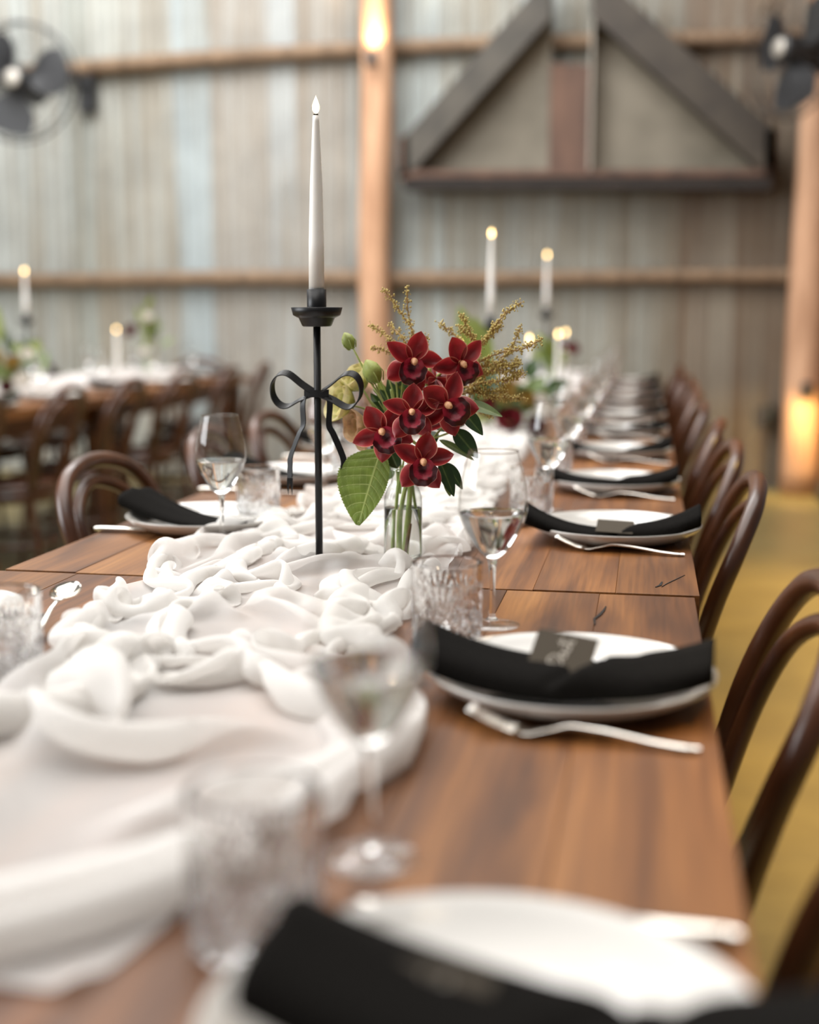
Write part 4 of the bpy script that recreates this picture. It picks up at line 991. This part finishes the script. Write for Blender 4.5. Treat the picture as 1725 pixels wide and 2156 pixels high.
sprig('leafy_sprig', 'dark leaves tucked behind the orchids at the bottle neck', [
    (B(770, 1130, 1.87), B(640, 1010, 1.87), .012, 'gleaf', face(-.2, .3)), (B(760, 1120, 1.86), B(715, 1030, 1.85), .011, 'gleaf', face(-.4, .2)),
    (B(800, 1150, 1.85), B(750, 1040, 1.84), .010, 'gleaf', face(-.2, .2)), (B(770, 1130, 1.90), B(700, 1225, 1.90), .013, 'pleaf', face(0, .4)),
    (B(820, 1090, 1.90), B(560, 1060, 1.93), .013, 'gleaf', face(0, .6)), (B(900, 880, 1.89), B(760, 700, 1.90), .013, 'gleaf', face(-.3, .3)),
    (B(880, 860, 1.90), B(700, 790, 1.91), .014, 'gleaf', face(0, .4)), (B(860, 840, 1.90), B(800, 660, 1.90), .012, 'gleaf', face(.3, .2)),
    (B(840, 900, 1.9), B(660, 860, 1.91), .013, 'gleaf', face(0, .5)), (B(980, 940, 1.88), B(1010, 1010, 1.86), .012, 'gleaf', face(.2, .3)),
    (B(900, 800, 1.90), B(880, 650, 1.9), .012, 'pleaf', face(.1, .3)),
    (B(800, 920, 1.90), B(640, 720, 1.91), .013, 'gleaf', face(-.2, .3)), (B(800, 900, 1.91), B(690, 640, 1.92), .012, 'cleaf', face(.2, .3)), (B(790, 940, 1.90), B(650, 800, 1.91), .014, 'gleaf', face(-.1, .5)),
    (B(820, 860, 1.91), B(745, 640, 1.92), .013, 'gleaf', face(.1, .3)), (B(790, 960, 1.90), B(600, 830, 1.91), .012, 'cleaf', face(-.2, .6)), (B(800, 1000, 1.895), B(650, 930, 1.90), .014, 'gleaf', face(-.1, .5)),
    (B(840, 840, 1.91), B(830, 610, 1.92), .012, 'gleaf', face(-.1, .2)), (B(790, 980, 1.91), B(690, 860, 1.90), .015, 'gleaf', face(.2, .4)), (B(1040, 760, 1.90), B(1180, 690, 1.90), .012, 'gleaf', face(.2, .5)), (B(1000, 900, 1.90), B(1180, 890, 1.90), .013, 'gleaf', face(.0, .5)),
    (B(780, 880, 1.895), B(655, 775, 1.895), .015, 'gleaf', face(-.1, .2)), (B(800, 860, 1.895), B(700, 700, 1.90), .014, 'gleaf', face(.1, .2)), (B(820, 840, 1.895), B(760, 660, 1.90), .014, 'gleaf', face(-.2, .2)), (B(770, 900, 1.895), B(640, 860, 1.895), .014, 'gleaf', face(0, .3)), (B(830, 830, 1.9), B(820, 680, 1.9), .014, 'cleaf', face(.2, .2)), (B(790, 990, 1.89), B(650, 985, 1.88), .014, 'gleaf', face(0, .3))],
    [[B(815, 1300, 1.888), B(830, 1140, 1.89), B(860, 960, 1.89), B(860, 780, 1.90)], [B(850, 1000, 1.892), B(810, 900, 1.90), B(760, 760, 1.91)]], 'gleaf')
def rose(t, p, facing, r, m, layers=3, openness=.6, name='flower'):
    """nested cupped petals"""
    hd = bpy.data.objects.new(name, None); C.objects.link(hd); hd.parent = t
    hd.matrix_local = Matrix.Translation(Vector(p)-Vector(t.location)) @ frame(facing, (0, 0, 1) if abs(Vector(facing).normalized().z) < .9 else (0, 1, 0), 0)
    for l in range(layers):
        n = 3+l; rr = r*(.42+.58*(l+1)/layers)
        def fn(u, v, rr=rr, l=l):
            a = (v-.5)*2*(1.25-.1*l); prof = math.sin(u*math.pi*.62)**.8; flare = openness*(l/layers)*u*u*rr*.7
            rad = rr*.25+rr*.65*prof+flare; wv_ = .06*rr*math.sin(5*a+l)*u
            return (rad*math.cos(a), rad*math.sin(a), rr*1.45*u*(1-.22*l/layers)*(1-.10*((v-.5)*2)**4)+wv_)
        V, F = gridmesh(fn, 8, 9); at = [i/7 for i in range(8) for j in range(9)]
        me = mesh('petal', V, F, M[m], True, at)
        for k in range(n):
            o = obj('petal', me, hd); o.rotation_euler = (0, 0, 2*math.pi*k/n+.7*l)
    return hd
def bud(t, p, facing, r, m='budg'):
    hd = bpy.data.objects.new('bud', None); C.objects.link(hd); hd.parent = t
    hd.matrix_local = Matrix.Translation(Vector(p)-Vector(t.location)) @ frame(facing, (0, 1, 0), 0)
    def fn(u, v):
        a = 2*math.pi*v; rad = r*math.sin(math.pi*min(1, u*.93+.05))**.8*(1+.07*math.cos(3*a+5*u)); return (rad*math.cos(a), rad*math.sin(a), r*2.7*u)
    V, F = gridmesh(fn, 10, 16, True); obj('bud_petals', mesh('bud_petals', V, F, M[m], True, [i/9 for i in range(10) for j in range(16)]), hd)
    for k in range(5):
        o = obj('sepal', mesh('sepal', *tube([(r*.6, 0, 0), (r*1.05, 0, r*.8), (r*.85, 0, r*2.0)], [.0012, .0010, .0004], 5), M['stem']), hd); o.rotation_euler = (0, 0, 2*math.pi*k/5)
    return hd
lz = thing('lisianthus_stem', 'lisianthus with pale peach and green blooms, buds on thin stems', 'flowers', (VX, VY, zb_))
stem(lz, rel(lz, [(VX-.012, VY+.004, zb_), (VX-.010, VY+.002, .85), tuple(B(815, 1100, 1.885)), tuple(B(745, 830, 1.87)), tuple(B(640, 650, 1.87)), tuple(B(545, 470, 1.87))]), [.0022, .0020, .0017, .0014])
for e, mid in (((668, 660), (720, 790)), ((600, 700), (660, 800)), ((520, 790), (640, 830)), ((570, 900), (680, 900)), ((760, 700), (775, 800)), ((790, 640), (800, 780))):
    stem(lz, rel(lz, [tuple(B(770, 960, 1.875)), tuple(B(*mid, 1.872)), tuple(B(*e, 1.875))]), [.0018, .0013], name='side_stem')
for e, mid in (((700, 640), (760, 800)), ((830, 640), (815, 800)), ((735, 590), (780, 760)), ((640, 760), (720, 860)), ((660, 700), (740, 820)), ((880, 690), (860, 800)), ((690, 770), (750, 870))):
    stem(lz, rel(lz, [tuple(B(790, 1000, 1.88)), tuple(B(*mid, 1.88)), tuple(B(*e, 1.885))]), [.0019, .0007], name='grass_blade')
bud(lz, B(540, 472, 1.87), Vector((-.45, 0, .9)), .0098)
bud(lz, B(690, 662, 1.862), Vector((-.45, -.15, .85)), .0140)
rose(lz, B(610, 690, 1.905), Vector((-.55, -.45, .65)), .0245, 'greige', 3, .3)
rose(lz, B(545, 790, 1.898), Vector((-.75, -.55, .25)), .0265, 'greige', 3, .9)
rose(lz, B(615, 905, 1.882), Vector((-.75, -.6, .0)),   .0215, 'peach', 3, .7)
rose(lz, B(620, 985, 1.872), Vector((-.5, -.5, -.45)), .0125, 'peach', 2, .6)
# ochre filler sprays: twig plus hundreds of tiny beads each
def filler(paths, label, seed, Y=1.90, dens=1.0):
    r_ = random.Random(seed)
    t = thing('ochre_spray', label, 'flowers', (VX, VY, 1.0), 0, 'ochre filler sprays')
    tw, be = [], []
    for P in paths:
        pts = catmull([B(x_, y_, Y+r_.uniform(-.012, .012)) for x_, y_ in P], 10)
        tw.append(tube(rel(t, [tuple(p) for p in pts]), [.0013, .0007], 5))
        for i in range(4, len(pts)):
            for _ in range(int(3*dens+r_.random())):
                d_ = Vector((r_.gauss(0, 1), r_.gauss(0, 1), r_.gauss(0, 1))).normalized(); L = r_.uniform(.0015, .0085)
                a = Vector(pts[i])-Vector(t.location); e = a+d_*L; rr = r_.uniform(.0009, .0018)
                tw.append(tube([tuple(a), tuple(e)], [.0004, .0003], 3, cap=False))
                V = [tuple(e+Vector(q)*rr) for q in ((1, 0, 0), (-1, 0, 0), (0, 1, 0), (0, -1, 0), (0, 0, 1.25), (0, 0, -1.25))]
                be.append((V, [(0, 2, 4), (2, 1, 4), (1, 3, 4), (3, 0, 4), (2, 0, 5), (1, 2, 5), (3, 1, 5), (0, 3, 5)]))
    o = obj('twig', mesh('twig', *merge(tw), M['twig']), t); o['kind'] = 'stuff'
    o = obj('beads', mesh('beads', *merge(be), M['bead']), t); o['kind'] = 'stuff'
filler([[(850, 640), (890, 400), (840, 300), (780, 210), (720, 135)], [(870, 500), (885, 390), (860, 260), (856, 118)], [(870, 470), (820, 400), (765, 345)], [(830, 500), (760, 430), (700, 375), (650, 335)], [(830, 540), (740, 485), (650, 465)], [(960, 500), (968, 450), (960, 400)]],
       'ochre beaded spray rising behind the top orchid', 4, 1.90, 1.2)
filler([[(1180, 640), (1220, 520), (1130, 400), (1040, 328)], [(1220, 560), (1250, 480), (1200, 350), (1165, 285)], [(1230, 540), (1260, 460), (1330, 370), (1400, 280), (1490, 215)], [(1180, 640), (1240, 560), (1380, 490), (1500, 470), (1600, 420)], [(1380, 520), (1440, 470), (1490, 350)], [(1250, 480), (1230, 420), (1150, 350)], [(1280, 450), (1330, 380), (1380, 330)]],
       'ochre beaded spray fanning up toward the tall candles', 5, 1.92, 1.9)
filler([[(1130, 700), (1240, 620), (1350, 590), (1500, 600)], [(1160, 680), (1300, 560), (1440, 560), (1480, 540)], [(1120, 720), (1230, 700), (1360, 740), (1510, 740)], [(1130, 740), (1230, 780), (1330, 840)], [(1150, 700), (1280, 660), (1420, 640), (1500, 605)], [(1180, 650), (1300, 610), (1400, 530)], [(1160, 720), (1280, 710), (1400, 700)]],
       'dense drooping ochre beaded spray beside the orchids', 6, 1.92, 3.6)

# ------------------------------------------------------------------ blurred arrangements farther back
def arrangement(loc, label, leaves, blooms, vase_h=.10, vase_m='bottleglass', group='floral arrangements farther back'):
    t = thing('flower_arrangement', label, 'flowers', (*loc, TZ+.006), 0, group)
    obj('vase', mesh('vase', *lathe([(0, 0), (.030, 0), (.034, .006), (.034, vase_h*.7), (.022, vase_h*.92), (.022, vase_h), (.020, vase_h)], 28), M[vase_m]), t)
    for (x_, y_, z_), (a, b, c), wd, m_ in leaves:
        bs, tp = Vector((x_, y_, z_)), Vector((a, b, c)); L = (tp-bs).length
        stem(t, [(0, 0, .01), (x_*.4, y_*.4, z_*.7), (x_, y_, z_)], .0016)
        o = obj('leaf', leaf_mesh('leaf', L, wd, m_, 0, 0, .4, -.15, 10, 7), t)
        xx_ = (tp-bs).normalized(); n_ = Vector((0, -1, .35)); y2 = n_.cross(xx_).normalized(); z2 = xx_.cross(y2)
        mm = Matrix((xx_, y2, z2)).transposed().to_4x4(); mm.translation = bs; o.matrix_local = mm
    for (x_, y_, z_), r, m_ in blooms:
        hd = bpy.data.objects.new('bloom', None); C.objects.link(hd); hd.parent = t
        fc = Vector((x_*3, -.5, .35+z_*.5)).normalized(); hd.matrix_local = Matrix.Translation((x_, y_, z_)) @ frame(fc, (0, 0, 1), 0)
        for l in range(2):
            def fn(u, v, l=l):
                a = (v-.5)*2.3; rad = r*(.2+(.45+.3*l)*math.sin(u*2)); return (rad*math.cos(a), rad*math.sin(a), r*1.0*u*(1-.3*l))
            V, F = gridmesh(fn, 5, 6); me = mesh('petal', V, F, M[m_], True, [i/4 for i in range(5) for j in range(6)])
            for k in range(4+l): obj('petal', me, hd, rot=(0, 0, 2*math.pi*k/(4+l)+.6*l))
        stem(t, [(0, 0, .01), (x_*.5, y_*.5, z_*.6), (x_, y_, z_)], .0016)
    return t
r2 = random.Random(12)
def scatter(n, cx, cz, sx, sz, ms, L=(.06, .11), wd=(.016, .026)):
    out = []
    for _ in range(n):
        x_, z_ = r2.gauss(cx, sx), abs(r2.gauss(cz, sz))+.03; a = r2.uniform(0, 2*math.pi); l = r2.uniform(*L)
        out.append(((x_, r2.uniform(-.06, .06), z_), (x_+l*math.cos(a), r2.uniform(-.08, .08), z_+l*abs(math.sin(a))*.9+.01), r2.uniform(*wd), r2.choice(ms)))
    return out
arrangement((-.42, 3.98), 'low lush arrangement of dark red roses, white blooms and greenery behind the orchids',
    scatter(40, .015, .08, .06, .04, ['gleaf', 'gleaf', 'pleaf', 'cleaf'], (.05, .08))+[((-.10, 0, .22), (-.16, .0, .40), .035, 'cleaf'), ((-.06, 0, .22), (-.115, .02, .37), .03, 'cleaf')],
    [((.012, -.08, .045), .045, 'redrose'), ((.085, -.06, .03), .035, 'plum'), ((.115, -.05, .075), .034, 'white_petal'), ((.10, -.04, .11), .024, 'white_petal'), ((.0, -.03, .14), .03, 'mustard'), ((.0, -.06, .12), .035, 'mustard'), ((.06, -.05, .11), .03, 'mustard'), ((-.06, -.05, .08), .035, 'redrose')], .08)
arrangement((-.425, 5.90), 'bottle of green foliage with one dark red bloom, beside the twin flames',
    scatter(8, -.02, .16, .012, .03, ['cleaf', 'pleaf'], (.05, .07))+scatter(6, .01, .14, .015, .03, ['cleaf'], (.05, .08)),
    [((.085, -.03, .215), .035, 'redrose'), ((.04, -.03, .235), .028, 'plum')], .14)
arrangement((-2.90, 5.50), 'low arrangement of mustard, plum and white blooms across the grey aisle',
    scatter(26, 0, .10, .09, .05, ['cleaf', 'pleaf', 'gleaf'])+[((-.03, 0, .25), (-.05, 0, .42), .035, 'cleaf'), ((-.06, 0, .2), (-.09, 0, .36), .03, 'cleaf')],
    [((-.10, -.05, .10), .04, 'plum'), ((.10, -.05, .07), .045, 'white_petal'), ((.03, -.06, .04), .04, 'plum'), ((.12, -.03, .19), .035, 'white_petal'), ((-.02, -.05, .17), .045, 'mustard'), ((.06, -.05, .15), .04, 'mustard'), ((-.18, -.03, .08), .045, 'plum')], .07)
arrangement((-2.95, 7.32), 'bottle of foliage and a plum bloom on the table across the grey aisle',
    scatter(14, .01, .26, .025, .05, ['cleaf', 'pleaf']), [((-.07, -.03, .27), .05, 'plum'), ((.02, -.02, .35), .04, 'white_petal'), ((.0, -.03, .15), .035, 'white_petal')], .14)
